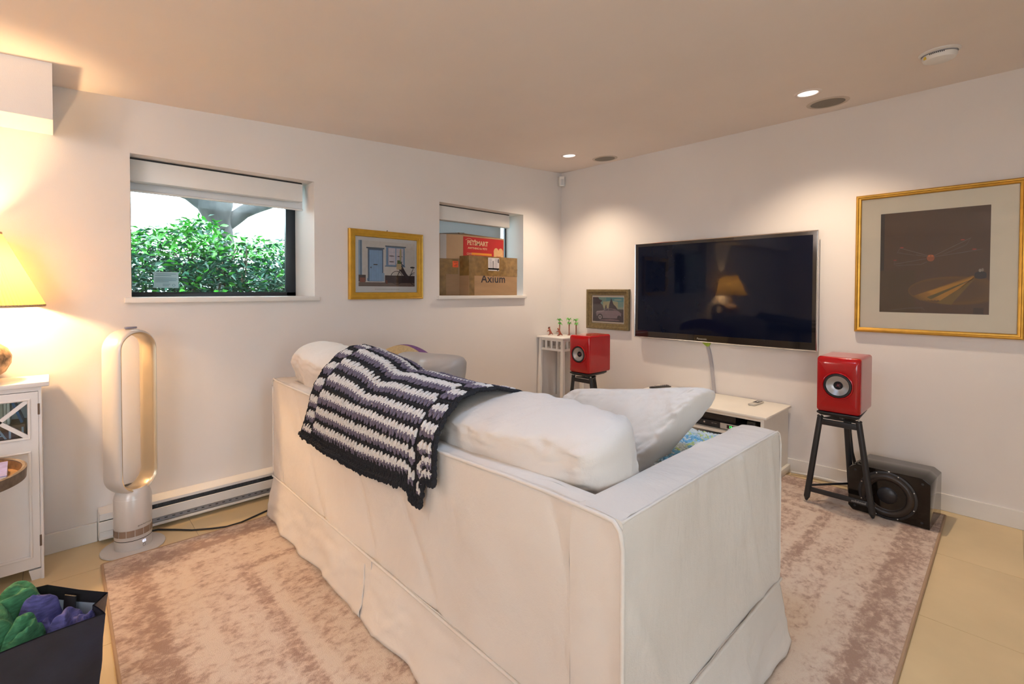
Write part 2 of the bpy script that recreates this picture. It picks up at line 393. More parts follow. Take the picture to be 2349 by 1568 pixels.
# ------------------------------------------------------------------ room shell
XR, YF = 5.3, -6.4
T = 0.36
W1 = (-3.246, -2.349, 1.160, 1.870); W2 = (-1.411, -0.514, 1.158, 1.868)
mb = MB()
ys = [YF, W1[0], W1[1], W2[0], W2[1], 0.2]
for i in range(5):
    y0, y1 = ys[i], ys[i + 1]
    if i in (1, 3):
        z0, z1 = (W1 if i == 1 else W2)[2:]
        mb.box(-T, 0, y0, y1, -0.1, z0); mb.box(-T, 0, y0, y1, z1, 2.42)
    else: mb.box(-T, 0, y0, y1, -0.1, 2.42)
struct(mb.build('wall_left', M['wall']))
struct(MB().box(-0.0, XR, 0.0, 0.2, -0.1, 2.42).build('wall_back', M['wall']))
# wall with the patio door opening and the solid rear wall
mb = MB(); mb.box(XR, XR + .2, YF, -3.75, -.1, 2.42); mb.box(XR, XR + .2, -3.05, 0.2, -.1, 2.42); mb.box(XR, XR + .2, -3.75, -3.05, 2.05, 2.42)
struct(mb.build('wall_right', M['wall']))
struct(MB().box(-T, XR + .2, YF - .2, YF, -.1, 2.42).build('wall_front', M['wall']))
d = MB(); d.box(XR + .02, XR + .07, -3.75, -3.64, 0, 2.05).box(XR + .02, XR + .07, -3.16, -3.05, 0, 2.05).box(XR + .02, XR + .07, -3.64, -3.16, 1.94, 2.05).box(XR + .02, XR + .07, -3.64, -3.16, 0, .30)
dr = struct(d.build('door_1', M['white']))
MB().box(XR + .04, XR + .046, -3.64, -3.16, .30, 1.94).build('pane', M['glass'], dr)
# sloping ceiling slab
mb = MB()
mb.prism([(0.2, CH + SL * .2), (-4.0, ceil_z(-4)), (YF - .2, ceil_z(-4)), (YF - .2, 2.5), (0.2, 2.5)], -T, XR + .2, 'yz')
struct(mb.build('ceiling', M['ceil']))
# boxed bulkhead at the left
struct(MB().hexa([(0, -3.517, 1.895), (.268, -3.517, 1.895), (.308, -3.517, 2.20), (0, -3.517, 2.20)][::-1], [(0, -6.0, 1.895), (.268, -6.0, 1.895), (.308, -6.0, 2.20), (0, -6.0, 2.20)][::-1]).build('trim_1', M['wall']))
# floor slab with large tiles in running bond
fl = struct(MB().box(-.0, XR, YF, 0, -.1, -0.0015).build('floor', M['grout']))
tiles = {}
S = 0.605; row = 0; y = -0.0
yl = [-3.63 + S * k for k in range(-4, 7)]
yl = [v for v in yl if v > YF and v < 0]; yl = [YF] + yl + [0]
for j in range(len(yl) - 1):
    y0, y1 = yl[j], yl[j + 1]; k = round((y0 + 3.63) / S) if j else -5
    off = 0.908 if k % 2 == 0 else 0.637
    x = off - S * 5
    while x < XR:
        a, b = max(x, 0), min(x + S, XR)
        if b - a > .03:
            key = (round(b - a, 3), round(y1 - y0, 3))
            if key not in tiles:
                w_, h_ = key; g = .001
                tiles[key] = MB().box(g, w_ - g, g, h_ - g, -.008, 0).build('tile', M['tile'], fl)
                o = tiles[key]
            else:
                o = bpy.data.objects.new('tile', tiles[key].data); COL.objects.link(o); o.parent = fl
            o.location = (a, y0, random.uniform(-.0003, 0))
        x += S
# baseboards
def base(name, pts):
    m_ = MB()
    for (x0, x1, y0, y1) in pts: m_.box(x0, x1, y0, y1, 0, .092)
    struct(m_.build(name, M['trim'], bevel=.0015, seg=1))
base('baseboard_left', [(0, .012, YF, -3.387), (0, .012, -1.65, -.012)])
base('baseboard_back', [(0, XR, -.012, 0)])

# ------------------------------------------------------------------ windows
def window(name, W, X, fw):
    y0, y1, z0, z1 = W
    r = bpy.data.objects.new(name, None); COL.objects.link(r); r.location = (X, (y0 + y1) / 2, z0); struct(r)
    m_ = MB(); a, b = X - .03, X + .005
    m_.box(a, b, y0, y0 + .032, z0, z1).box(a, b, y1 - fw, y1, z0, z1).box(a, b, y0, y1, z0, z0 + .026).box(a, b, y0, y1, z1 - .03, z1)
    m_.build('window_frame', M['wframe'], r, bevel=.003, seg=1)
    m_ = MB(); m_.box(a + .012, a + .018, y0 + .02, y1 - .02, z0 + .015, z1 - .02).build('pane', M['glass'], r)
    return r
w1 = window('window_1', W1, -.33, .06)
w2 = window('window_2', W2, -.225, .012)
for r, W in ((w1, W1), (w2, W2)):
    MB().box(-.30 if r == w1 else -.22, .030, W[0] - .028, W[1] + .02, W[2] - .026, W[2] - .0005).build('window_sill', M['trim'], r, bevel=.002, seg=2)
# opaque outside jamb around the second, shallower window
# roller blinds
def blind(W, yv0, yv1, xb, zb, yb1, m_fab, label):
    r = thing('roller_blind', label, 'blind', (-.12, (W[0] + W[1]) / 2, 1.86))
    MB().box(-.145, -.085, yv0, yv1, 1.752, 1.860).build('valance', M['white'], r, bevel=.003)
    MB().box(-.14, -.09, yv0 + .002, yv1 - .002, 1.8602, 1.8676).build('gap_strip', M['black'], r)  # black strip filling the gap between valance and soffit
    MB().box(xb - .001, xb + .001, W[0] + .005, yb1, zb, 1.85).build('blind_fabric', m_fab, r)
    MB().tube([(xb, W[0] + .005, zb), (xb, yb1, zb)], .011 if zb > 1.6 else .009, 12, flat=.6).build('hem_bar', M['white'], r, smooth=True)
    return r
M['blindw'] = mat('blind_fabric_white', (0.70, 0.72, 0.74), 0.6, trans=0.0)
def sheer():
    m = bpy.data.materials.new('sheer_blind_mesh'); m.use_nodes = True; nt = m.node_tree
    for n in list(nt.nodes): nt.nodes.remove(n)
    o = nt.nodes.new('ShaderNodeOutputMaterial'); mx = nt.nodes.new('ShaderNodeMixShader'); mx.inputs[0].default_value = .93
    t = nt.nodes.new('ShaderNodeBsdfTransparent'); d_ = nt.nodes.new('ShaderNodeBsdfDiffuse'); d_.inputs[0].default_value = (.42, .44, .43, 1)
    wv = nt.nodes.new('ShaderNodeTexWave'); wv.inputs['Scale'].default_value = 90; tc = nt.nodes.new('ShaderNodeTexCoord'); nt.links.new(tc.outputs['Object'], wv.inputs['Vector'])
    wv.bands_direction = 'Y'
    mr = nt.nodes.new('ShaderNodeMapRange'); mr.inputs[3].default_value = .84; mr.inputs[4].default_value = .93; nt.links.new(wv.outputs[0], mr.inputs[0]); nt.links.new(mr.outputs[0], mx.inputs[0])
    nt.links.new(t.outputs[0], mx.inputs[1]); nt.links.new(d_.outputs[0], mx.inputs[2]); nt.links.new(mx.outputs[0], o.inputs[0]); return m
M['sheer'] = sheer()
blind(W1, -3.243, -2.388, -.155, 1.712, -2.365, M['blindw'], 'white roller blind rolled up at top of the window with the garden view')
blind(W2, -1.408, -.600, -.196, 1.22, -.61, M['sheer'], 'grey sheer roller blind lowered behind the stacked cardboard boxes')
# note stuck on the glass
n_ = thing('paper_note', 'pale printed notice stuck low on the left of the garden window glass', 'note', (-.325, -3.06, 1.21))
MB().box(-.3275, -.3265, -3.118, -3.002, 1.209, 1.300).build('sheet', mat('notice_paper', (.45, .62, .66), .6), n_)
it = []
for k, (zz, ya, yb) in enumerate([(.86, .1, .9), (.76, .05, .7), (.6, .05, .92), (.52, .05, .95), (.44, .05, .9), (.36, .05, .6), (.22, .35, .65), (.12, .35, .6)]):
    it.append((rect(ya, zz, yb, zz + .025), '#4d7d8c'))
it += [(q, '#4d7d8c') for q in ring(.8, .17, .06, .08, .015, 14)]
cache = {}
flatart('printed_lines', it, lambda a, b, h: (-.3264 + h, -3.118 + a * .116, 1.209 + b * .091), n_, cache)
# ------------------------------------------------------------------ garden outside
g = MB(); g.grid(lambda u, v: (-T - 9 * u, -9 + 14 * v, .92 + .10 * noise.noise(Vector((u * 9, v * 14, 0))) ), 20, 30)
g.box(-T - 9, -T, -9, 5, .5, .6)
struct(g.build('ground', M['soil'], fix=False))
def leafmesh(name, m, L=.066, W=.027):
    b_ = MB(); b_.add([(0, 0, 0), (L * .35, W * .5, .006), (L, 0, -.004), (L * .35, -W * .5, .006), (L * .4, 0, -.002)], [(0, 4, 1), (1, 4, 2), (2, 4, 3), (3, 4, 0)])
    me = bpy.data.meshes.new(name); me.from_pydata(b_.v, [], b_.f); me.materials.append(m); return me
def shrub_density(p):
    """1 inside the crown"""
    # crown top follows the ragged outline seen through the pane
    y = p.y; tb_ = [(-3.8, 1.48), (-3.25, 1.50), (-3.09, 1.60), (-2.89, 1.70), (-2.67, 1.755), (-2.55, 1.62), (-2.43, 1.55), (-2.30, 1.65), (-2.18, 1.58), (-2.10, 1.44), (-1.6, 1.40), (-1.3, 1.36)]
    top = 1.36
    for (ya, za), (yb, zb) in zip(tb_, tb_[1:]):
        if ya <= y <= yb: top = za + (zb - za) * (y - ya) / (yb - ya)
    top += .07 * noise.noise(Vector((y * 9, p.x * 3, 1)))
    return p.z < top and noise.noise(p * 5.5) > -.10 - 1.2 * max(0, (1.50 - p.z)) * (1 if y > -2.9 else .35)
sh = thing('garden_shrub', 'leafy green shrub growing outside the left window below a tree trunk', 'shrub', (-1.4, -2.75, 1.0))
lm1 = leafmesh('leaf', M['leaf']); lm2 = leafmesh('leaf', M['leaf2'])
rnd = random.Random(3)
def leafpose(p, s, rn):
    M_ = Matrix.Rotation(rn.uniform(0, 2 * pi), 4, 'Z') @ Matrix.Rotation(rn.uniform(-.5, .9), 4, 'Y') @ Matrix.Rotation(rn.uniform(-.9, .9), 4, 'X')
    return Matrix.Translation(p) @ M_ @ Matrix.Scale(s, 4)
cnt = 0; fol = MB()
while cnt < 12500:
    p = Vector((rnd.uniform(-2.1, -1.05), rnd.uniform(-3.75, -1.3), rnd.uniform(1.0, 1.85)))
    if not shrub_density(p): continue
    cnt += 1; s = rnd.uniform(.7, 1.35); Mx = leafpose(p, s, rnd)
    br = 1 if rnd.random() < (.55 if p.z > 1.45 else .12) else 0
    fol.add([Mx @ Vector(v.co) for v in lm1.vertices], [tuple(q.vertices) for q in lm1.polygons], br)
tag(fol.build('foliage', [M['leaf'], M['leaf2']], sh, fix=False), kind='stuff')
cnt = 0
while cnt < 290:
    p = Vector((rnd.uniform(-1.12, -1.0), rnd.uniform(-3.1, -2.05), rnd.uniform(1.12, 1.78)))
    if not shrub_density(p + Vector((-.1, 0, 0))): continue
    cnt += 1
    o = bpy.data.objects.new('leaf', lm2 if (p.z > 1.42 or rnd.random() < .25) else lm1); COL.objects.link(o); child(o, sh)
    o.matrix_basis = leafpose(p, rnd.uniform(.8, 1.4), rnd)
for k in range(9):
    y0 = rnd.uniform(-2.95, -2.2); x0 = rnd.uniform(-1.5, -1.25)
    pts = [Vector((x0, y0, .95))]
    for q in range(5): pts.append(pts[-1] + Vector((rnd.uniform(-.04, .04), rnd.uniform(-.07, .07), .12)))
    MB().tube(pts, [.012 * (1 - q * .14) for q in range(6)], 6).build('stem', M['twig'], sh, smooth=True)
sh2 = thing('far_shrub', 'blurry green shrub in the right corner behind the garden window glass', 'shrub', (-3.0, -1.3, 1.0))
f2 = MB(); cnt = 0
while cnt < 2500:
    p = Vector((rnd.uniform(-3.6, -2.6), rnd.uniform(-1.75, -.7), rnd.uniform(1.0, 1.75)))
    if noise.noise(p * 3) < -.15: continue
    cnt += 1; Mx = leafpose(p, rnd.uniform(.9, 1.7), rnd); f2.add([Mx @ Vector(v.co) for v in lm1.vertices], [tuple(q.vertices) for q in lm1.polygons], 1 if rnd.random() < .3 else 0)
tag(f2.build('foliage', [M['leaf'], M['leaf2']], sh2, fix=False), kind='stuff')
MB().tube([(-3.0, -1.2, .95), (-3.05, -1.22, 1.3), (-3.0, -1.15, 1.6)], [.02, .015, .008], 6).build('stem', M['twig'], sh2)
tr = thing('tree', 'mossy grey tree with a forked trunk outside above the shrub', 'tree', (-3.0, -2.17, .95))
def wob(pts, rs, n=16, name='trunk'):
    m_ = MB(); P = []; R2 = []
    for i in range(len(pts) - 1):
        for k in range(6):
            t = k / 6; a = Vector(pts[i]).lerp(Vector(pts[i + 1]), t); P.append(a); R2.append(rs[i] * (1 - t) + rs[i + 1] * t)
    P.append(Vector(pts[-1])); R2.append(rs[-1]); m_.tube(P, R2, n)
    m_.v = [tuple(Vector(v) + Vector((noise.noise(Vector(v) * 6), noise.noise(Vector(v) * 6 + Vector((9, 0, 0))), 0)) * .03) for v in m_.v]
    return m_.build(name, M['bark'], tr, smooth=True, angle=180)
wob([(-3, -2.16, .9), (-3, -2.19, 1.5), (-3, -2.21, 1.9), (-3, -2.25, 2.1), (-3.0, -2.30, 2.5), (-3.05, -2.5, 3.4)], [.15, .115, .125, .17, .16, .12])
wob([(-3, -2.2, 1.86), (-2.95, -1.98, 2.07), (-2.9, -1.70, 2.22), (-2.9, -1.2, 2.45), (-2.9, -.6, 2.9)], [.07, .075, .07, .055, .04], 12, 'branch')
wob([(-3, -2.22, 2.0), (-3.0, -2.5, 2.20), (-3.05, -2.9, 2.32), (-3.1, -3.4, 2.42)], [.07, .06, .045, .03], 12, 'branch')

# ------------------------------------------------------------------ baseboard heater
h = thing('baseboard_heater', 'long white electric baseboard heater along the foot of the window wall', 'heater', (.035, -2.5, 0))
H0, H1 = -3.383, -1.66
M['heatw'] = mat('heater_enamel', (.74, .72, .70), .35, var=.02); M['heatd'] = mat('heater_dark_metal', (.16, .16, .17), .45, metal=.5)  # dark grey metal for the element tray and fins
MB().box(.001, .006, H0, H1, .025, .158).build('back_plate', M['heatw'], h)
MB().prism([(.001, .158), (.001, .153), (.056, .139), (.058, .128), (.062, .128), (.062, .142), (.004, .159)], H0, H1, 'xz').build('top_cap', M['heatw'], h)
MB().prism([(.066, .108), (.068, .106), (.068, .062), (.060, .058), (.060, .062), (.064, .066), (.064, .104)], H0, H1, 'xz').build('front_panel', M['heatw'], h)
MB().prism([(.058, .025), (.068, .022), (.070, .030), (.060, .033)], H0, H1, 'xz').build('bottom_lip', M['heatw'], h)
MB().box(.030, .034, H0 + .19, H1, .030, .132).build('element_tray', M['heatd'], h)
f_ = MB()
y = H0 + .2
while y < H1 - .02: f_.box(.034, .046, y, y + .0012, .108, .126).box(.034, .052, y, y + .0012, .036, .054); y += .012
tag(f_.build('fins', M['heatd'], h), kind='stuff')
m_ = MB(); y = H0 + .22
while y < H1 - .02: m_.box(.0562, .0572, y, y + .012, .0445, .0485); y += .032
m_2 = MB().box(.052, .056, H0 + .19, H1, .036, .056).build('slotted_strip', mat('slot_strip', (.30, .31, .35), .4, metal=.4), h)
tag(m_.build('slots', M['black'], h), kind='stuff')
e = MB(); e.box(.004, .063, H0, H0 + .10, .110, .139).box(.004, .066, H0 - .002, H0 + .002, .024, .150).box(.004, .064, H0, H0 + .18, .030, .060)
e.build('end_cap', M['heatw'], h, bevel=.002, seg=1)

# floor cord running from fan to sofa
tag(MB().tube([(.075, -3.20, .006), (.052 + .03, -3.162, .006), (.14, -3.10, .005), (.203, -3.041, .005), (.255, -2.96, .005), (.282, -2.906, .005), (.282, -2.84, .005), (.26, -2.78, .005), (.235, -2.71, .005), (.21, -2.60, .005)], .0042, 8).build('power_cord', M['rubber'], smooth=True),
    'thin black power cord curving over the tiles between the tower fan and the sofa', 'cord')

# ------------------------------------------------------------------ bladeless tower fan
FX, FY = .187, -3.268
fan = thing('tower_fan', 'tall white bladeless tower fan with long oval loop by the heater', 'fan', (FX, FY, 0))
fd = radians(31); fdir = Vector((cos(fd), sin(fd), 0)); fs = Vector((-sin(fd), cos(fd), 0))
M['fanw'] = mat('fan_plastic', (.62, .59, .57), .28, var=.02, metal=.15); M['fansil'] = mat('fan_nozzle', (.60, .50, .36), .3, metal=.6, var=.03)
MB().lathe([(0, 0), (.118, 0), (.122, .003), (.120, .007), (.075, .012), (0, .012)], (FX, FY, 0), 48).build('base_plate', M['fanw'], fan, smooth=True)
MB().lathe([(.0, .010), (.068, .010), (.070, .014), (.070, .054)], (FX, FY, 0), 48).build('lower_body', M['fanw'], fan, smooth=True)
MB().lathe([(.0, .054), (.0685, .054), (.0685, .057), (0, .057)], (FX, FY, 0), 48).build('seam_ring', M['black'], fan, smooth=True)
MB().lathe([(.070, .057), (.071, .060), (.0715, .24), (.070, .244), (0, .246)], (FX, FY, 0), 48).build('body', M['fanw'], fan, smooth=True)
g = MB()
for k in range(14):
    a0 = 2 * pi * k / 14 + .02; a1 = 2 * pi * (k + 1) / 14 - .02
    g.grid(lambda u, v: (FX + .0722 * cos(a0 + (a1 - a0) * u), FY + .0722 * sin(a0 + (a1 - a0) * u), .074 + .030 * v), 4, 1)
g.build('intake_grille', mat('grille_bronze', (.33, .25, .20), .4, metal=.5), fan, fix=False)
def at_body(ang, z, r=.0706): return (FX + r * cos(ang), FY + r * sin(ang), z)
ta = fd - .04
text('display_digits', '02', .017, at_body(ta, .041, .0712), (-sin(ta), cos(ta), 0), (0, 0, 1), mat('led_white', (.8, .8, 1), .5, emit=(.75, .8, 1), estr=.7), fan)
text('lettering', 'dyson hot+cool', .009, at_body(ta, .121, .0722), (-sin(ta), cos(ta), 0), (0, 0, 1), mat('grey_print', (.3, .27, .25), .5), fan)
MB().tube([Vector(at_body(ta, .024, .0708)) + Vector((-sin(ta), cos(ta), 0)) * (.006 * cos(t)) + Vector((0, 0, .006 * sin(t))) for t in [2 * pi * k / 20 for k in range(20)]], .0005, 5, closed=True).build('power_button', M['black'], fan)
# loop: stadium path swept with a rounded aerofoil section
Wl, z0l, z1l = .094, .255, 1.018; sec = []
r_ = Wl; zc0, zc1 = z0l + r_, z1l - r_
path = []
for k in range(25): a = -pi / 2 - pi / 2 + pi * k / 24; path.append((cos(a), sin(a), 0))
path = [(cos(pi + pi * k / 24), sin(pi + pi * k / 24), zc0) for k in range(25)] + [(1, 0, zc0 + (zc1 - zc0) * k / 12) for k in range(1, 12)] + [(cos(pi * k / 24), sin(pi * k / 24), zc1) for k in range(25)] + [(-1, 0, zc1 - (zc1 - zc0) * k / 12) for k in range(1, 12)]
# section: (inset from outer radius, depth along facing)
outer = [(0.004, -.052), (0, -.035), (0, .01), (.004, .036), (.010, .046), (.014, .049)]
inner = [(.014, .049), (.019, .046), (.024, .03), (.030, -.01), (.026, -.035), (.016, -.053), (.008, -.055), (.004, -.052)]
def loop(secp, name, m):
    mbb = MB(); Np = len(path)
    def fn(u, v):
        i = int(round(u * Np)) % Np; j = int(round(v * (len(secp) - 1))); (c, s_, z) = path[i]; ins, dep = secp[j]
        lat = c * (r_ - ins); zz = z + s_ * (r_ - ins)
        return Vector((FX, FY, zz)) + fs * lat + fdir * dep
    mbb.grid(fn, Np, len(secp) - 1, closeu=True)
    return mbb.build(name, m, fan, smooth=True, angle=50)
loop(outer, 'loop_shell', M['fanw']); loop(inner, 'loop_nozzle', M['fansil'])
MB().lathe([(.0705, .24), (.069, .252), (.06, .275), (.052, .285)], (FX, FY, 0), 48).build('neck', M['fanw'], fan, smooth=True)
rm = MB(); c = Vector((FX, FY, 1.0195)) + fdir * 0
rm.lathe([(0, 0), (.026, 0), (.028, .003), (.026, .008), (0, .009)], c, 24); rm.v = [tuple(c + Vector((Vector(v) - c).dot(fs) * fs * 1.0 + (Vector(v) - c).dot(fdir) * fdir * .55 + Vector((0, 0, (Vector(v) - c).z)))) for v in rm.v]
rm.build('remote_control', mat('remote_grey', (.25, .24, .32), .3), fan, smooth=True)

# ------------------------------------------------------------------ cabinet with glazed doors
cb = thing('cabinet', 'white painted cabinet with X-glazed doors at the left edge under the lamp', 'cabinet', (.13, -3.80, 0))
CY0, CY1, CX0, CX1 = -4.035, -3.565, .016, .24
m_ = MB(); m_.box(CX0, CX1 - .016, CY1 - .018, CY1 - .0008, .05, .80).box(CX0, CX1 - .016, CY0 + .0008, CY0 + .018, .05, .80).box(CX0, CX0 + .008, CY0 + .018, CY1 - .018, .05, .80).box(CX0 + .008, CX1 - .018, CY0 + .018, CY1 - .018, .05, .068)
m_.build('carcass', M['cabw'], cb)
MB().box(CX1 - .016, CX1, CY1 - .0085, CY1, .0, .80).box(CX1 - .016, CX1, CY0, CY0 + .0085, .0, .80).box(CX1 - .016, CX1 - .002, CY0 + .0085, CY1 - .0085, .782, .80).build('face_frame', M['cabw'], cb)
MB().box(CX0, CX1 + .015, CY0 - .024, CY1 + .024, .80, .819).build('top', M['cabw'], cb, bevel=.003)
MB().box(CX0 + .008, CX1 - .02, CY0 + .018, CY1 - .018, .555, .567).build('shelf', M['cabw'], cb)
for (yy, s_) in ((CY1, -1), (CY0, 1)):
    for xx in ((CX1 - .045, CX1), (CX0, CX0 + .04)):
        a, b = sorted((yy, yy + s_ * .045))
        MB().add([(xx[0] + .008, a + .008, 0), (xx[1] - .008, a + .008, 0), (xx[1] - .008, b - .008, 0), (xx[0] + .008, b - .008, 0), (xx[0], a, .045), (xx[1], a, .045), (xx[1], b, .045), (xx[0], b, .045)],
                 [(3, 2, 1, 0), (4, 5, 6, 7), (0, 1, 5, 4), (1, 2, 6, 5), (2, 3, 7, 6), (3, 0, 4, 7)]).build('foot', M['cabw'], cb)
ym = -3.80
for (ya, yb, s_) in ((ym + .001, CY1 - .0095, 1), (CY0 + .0095, ym - .001, -1)):
    dz0, dz1 = .052, .780; x0, x1 = CX1 - .015, CX1 + .001; st = .026
    m_ = MB(); m_.box(x0, x1, ya, ya + st, dz0, dz1).box(x0, x1, yb - st, yb, dz0, dz1)
    m_.box(x0, x1, ya + st, yb - st, dz0, .10).box(x0, x1, ya + st, yb - st, .535, .590).box(x0, x1, ya + st, yb - st, .750, dz1)
    dd = m_.build('door', M['cabw'], cb)
    MB().box(x0 + .002, x0 + .008, ya + st, yb - st, .10, .535).build('door_panel', M['cabw'], dd)
    for (z0, z1) in ((.10, .535), (.590, .750)):
        fr = MB(); rbox_frame(fr, (ya + st, yb - st, z0, z1), [(-.003, 0), (-.003, .003), (0, .0045), (.003, .004), (.006, -.001), (.006, -.008)], lambda a, b, hh: (x1 + hh, a, b))
        fr.build('moulding', M['cabw'], dd, smooth=True, angle=30)
    MB().box(x0 + .004, x0 + .006, ya + st, yb - st, .590, .750).build('pane', M['glass'], dd)
    ma, mc = ya + st, yb - st
    MB().bar((x1 - .004, ma, .59), (x1 - .004, mc, .75), .009, .015).bar((x1 - .004, ma, .75), (x1 - .004, mc, .59), .009, .015).build('lattice', M['cabw'], dd)
    yh = CY1 - .0085 if s_ > 0 else CY0 + .0085
    for zz in (.685, .14):
        MB().tube([(CX1 + .002, yh, zz), (CX1 + .002, yh, zz + .045)], .0032, 8).build('hinge', mat('antique_brass', (.2, .15, .12), .35, metal=.8), dd, smooth=True)
# contents seen through the glass
bk = [('#1d7a8a', .010, .12), ('#8f1a3c', .030, .105), ('#23548c', .009, .11), ('#3aa5bd', .008, .10), ('#c9c2a8', .010, .10), ('#d7d3bd', .009, .095), ('#e8e2d0', .010, .10)]
yy = -3.745
names_ = {'#1d7a8a': 'teal book at the left of the row behind the cabinet glass', '#8f1a3c': 'thick crimson book behind the cabinet glass', '#23548c': 'navy book between crimson and turquoise books in the cabinet', '#3aa5bd': 'thin turquoise book in the cabinet row',
          '#c9c2a8': 'sand coloured book next to the turquoise one in the cabinet', '#d7d3bd': 'cream book second from the right of the cabinet row', '#e8e2d0': 'off-white book closing the right of the cabinet row'}
for col_, w_, hh in bk:
    o = thing('book', names_[col_], 'book', (.10, yy + w_ / 2, .640), 'books behind the cabinet glass')
    MB().box(.06, .15, yy, yy + w_ - .001, .6405, .6405 + hh).build('cover', mat('book_cover', col_, .5, var=.08), o, bevel=.001, seg=1)
    MB().box(.062, .148, yy + .0015, yy + w_ - .0025, .641 + hh, .6416 + hh).build('pages', M['paper'], o)
    yy += w_
o = thing('book', 'blue book leaning diagonally at the right end of the cabinet row', 'book', (.10, yy + .02, .6405), 'books behind the cabinet glass')
MB().hexa([(.06, yy + .030, .6415), (.15, yy + .030, .6415), (.15, yy + .038, .6440), (.06, yy + .038, .6440)], [(.06, yy + .002, .732), (.15, yy + .002, .732), (.15, yy + .010, .735), (.06, yy + .010, .735)]).build('cover', mat('book_blue', '#2c6a9c', .5), o)
MB().hexa([(.062, yy + .003, .7325), (.148, yy + .003, .7325), (.148, yy + .009, .7352), (.062, yy + .009, .7352)], [(.062, yy + .0028, .7335), (.148, yy + .0028, .7335), (.148, yy + .0088, .7362), (.062, yy + .0088, .7362)]).build('pages', M['paper'], o)
o = thing('wooden_crate', 'brown wooden crate with bold white letters behind the cabinet glass', 'crate', (.12, -3.70, .568))
MB().box(.04, .165, -3.79, -3.615, .568, .640).build('box', mat('crate_wood', (.20, .085, .03), .6, var=.4, vscale=20, stretch=(1, .3, 4)), o, bevel=.002, seg=1)
text('lettering', 'WAN', .062, (.1655, -3.700, .604), (0, 1, 0), (0, 0, 1), mat('crate_white', (.55, .58, .6), .6), o, squash=1.1)

# ------------------------------------------------------------------ table lamp
LX, LY = .13, -3.775
lp = thing('table_lamp', 'lit table lamp with pleated cream shade and round mottled ceramic base', 'lamp', (LX, LY, .819))
def shade_mat():
    m = bpy.data.materials.new('pleated_silk_shade'); m.use_nodes = True; nt = m.node_tree
    for n in list(nt.nodes): nt.nodes.remove(n)
    o = nt.nodes.new('ShaderNodeOutputMaterial'); mx = nt.nodes.new('ShaderNodeMixShader'); mx.inputs[0].default_value = .55
    a = nt.nodes.new('ShaderNodeBsdfDiffuse'); b = nt.nodes.new('ShaderNodeBsdfTranslucent'); a.inputs[0].default_value = (.62, .50, .28, 1); b.inputs[0].default_value = (.36, .255, .085, 1)
    nt.links.new(a.outputs[0], mx.inputs[1]); nt.links.new(b.outputs[0], mx.inputs[2]); nt.links.new(mx.outputs[0], o.inputs[0]); return m
NP = 110
def shade(u, v):
    r = .225 + (.10 - .225) * v; a = 2 * pi * u; rr = r + (.0038 if int(round(u * NP * 2)) % 2 else -.0016) * (1 - .4 * v)
    return (LX + rr * cos(a), LY + rr * sin(a), 1.132 + (1.425 - 1.132) * v)
MB().grid(shade, NP * 2, 6, closeu=True).build('lamp_shade', shade_mat(), lp, smooth=True, angle=20)
for r, z in ((.2255, 1.127), (.101, 1.424)):
    MB().lathe([(r - .002, 0), (r + .0015, 0), (r + .0005, .010), (r - .003, .010), (r - .002, 0)], (LX, LY, z), 64).build('shade_trim', mat('shade_braid', (.62, .42, .26), .7), lp, smooth=True)
cer = mat('mottled_ceramic', (.40, .27, .17), .6, bump=1.0, bscale=60, var=.75, vscale=28)
prof = [(0, .819), (.05, .819), (.055, .826), (.075, .835), (.105, .860), (.122, .895), (.124, .925), (.112, .955), (.085, .980), (.055, .996), (.036, 1.015), (.026, 1.045), (.020, 1.075), (.018, 1.09), (0, 1.092)]
MB().lathe([(r, z - .819) for r, z in prof], (LX, LY, .819), 48).build('ceramic_base', cer, lp, smooth=True, angle=180)
MB().tube([(LX, LY, 1.09), (LX, LY, 1.18)], .011, 12).build('socket', M['steel'], lp, smooth=True)
MB().lathe([(0.012, 0), (.026, .035), (.028, .05), (.02, .068), (0, .078)], (LX, LY, 1.18), 20).build('bulb', glass_mat('bulb_glass', (1, .95, .85), .3), lp, smooth=True)
MB().tube([(LX, LY, 1.26), (LX, LY, 1.43)], .002, 6).tube([(LX - .1, LY, 1.42), (LX + .1, LY, 1.42)], .0015, 6).tube([(LX, LY - .1, 1.42), (LX, LY + .1, 1.42)], .0015, 6).build('harp', M['steel'], lp)

# ------------------------------------------------------------------ round wooden tray table with a book
TX, TY, TZ = .490, -3.835, .545
tt = thing('tray_table', 'small round table with weathered wooden tray top in front of the cabinet', 'table', (TX, TY, 0))
wd = mat('weathered_wood', (.30, .17, .08), .55, bump=.6, bscale=40, var=.55, vscale=22, stretch=(1, 1, 1)); rimm = mat('aged_zinc_rim', (.20, .16, .13), .5, metal=.5, var=.4, vscale=25)
R0 = .232
MB().lathe([(0, -.035), (R0 - .012, -.035), (R0 - .006, -.032)], (TX, TY, TZ), 64).lathe([(0, -.030), (R0 - .013, -.030), (R0 - .011, 0.0)], (TX, TY, TZ), 64).build('tray_floor', wd, tt, smooth=True)
MB().lathe([(R0 - .006, -.036), (R0 + .0, -.034), (R0 + .002, .004), (R0 - .004, .007), (R0 - .011, .004), (R0 - .011, -.03)], (TX, TY, TZ), 64).build('rim', rimm, tt, smooth=True)
MB().tube([(TX, TY, .02), (TX, TY, .511)], .018, 16).build('pedestal', M['black'], tt, smooth=True)
MB().lathe([(0, 0), (.13, 0), (.13, .008), (.03, .02), (0, .022)], (TX, TY, 0), 40).build('foot_plate', M['black'], tt, smooth=True)
bo = thing('book', 'white-paged book with violet cover lying on the round tray', 'book', (.50, -3.74, TZ - .03))
bb = [(.395, -3.80), (.395, -3.655), (.595, -3.648), (.60, -3.80)]
MB().prism([(a + .001, b - .001) for a, b in bb], TZ - .0275, TZ + .004).build('pages', mat('book_pages', (.66, .62, .62), .7), bo)
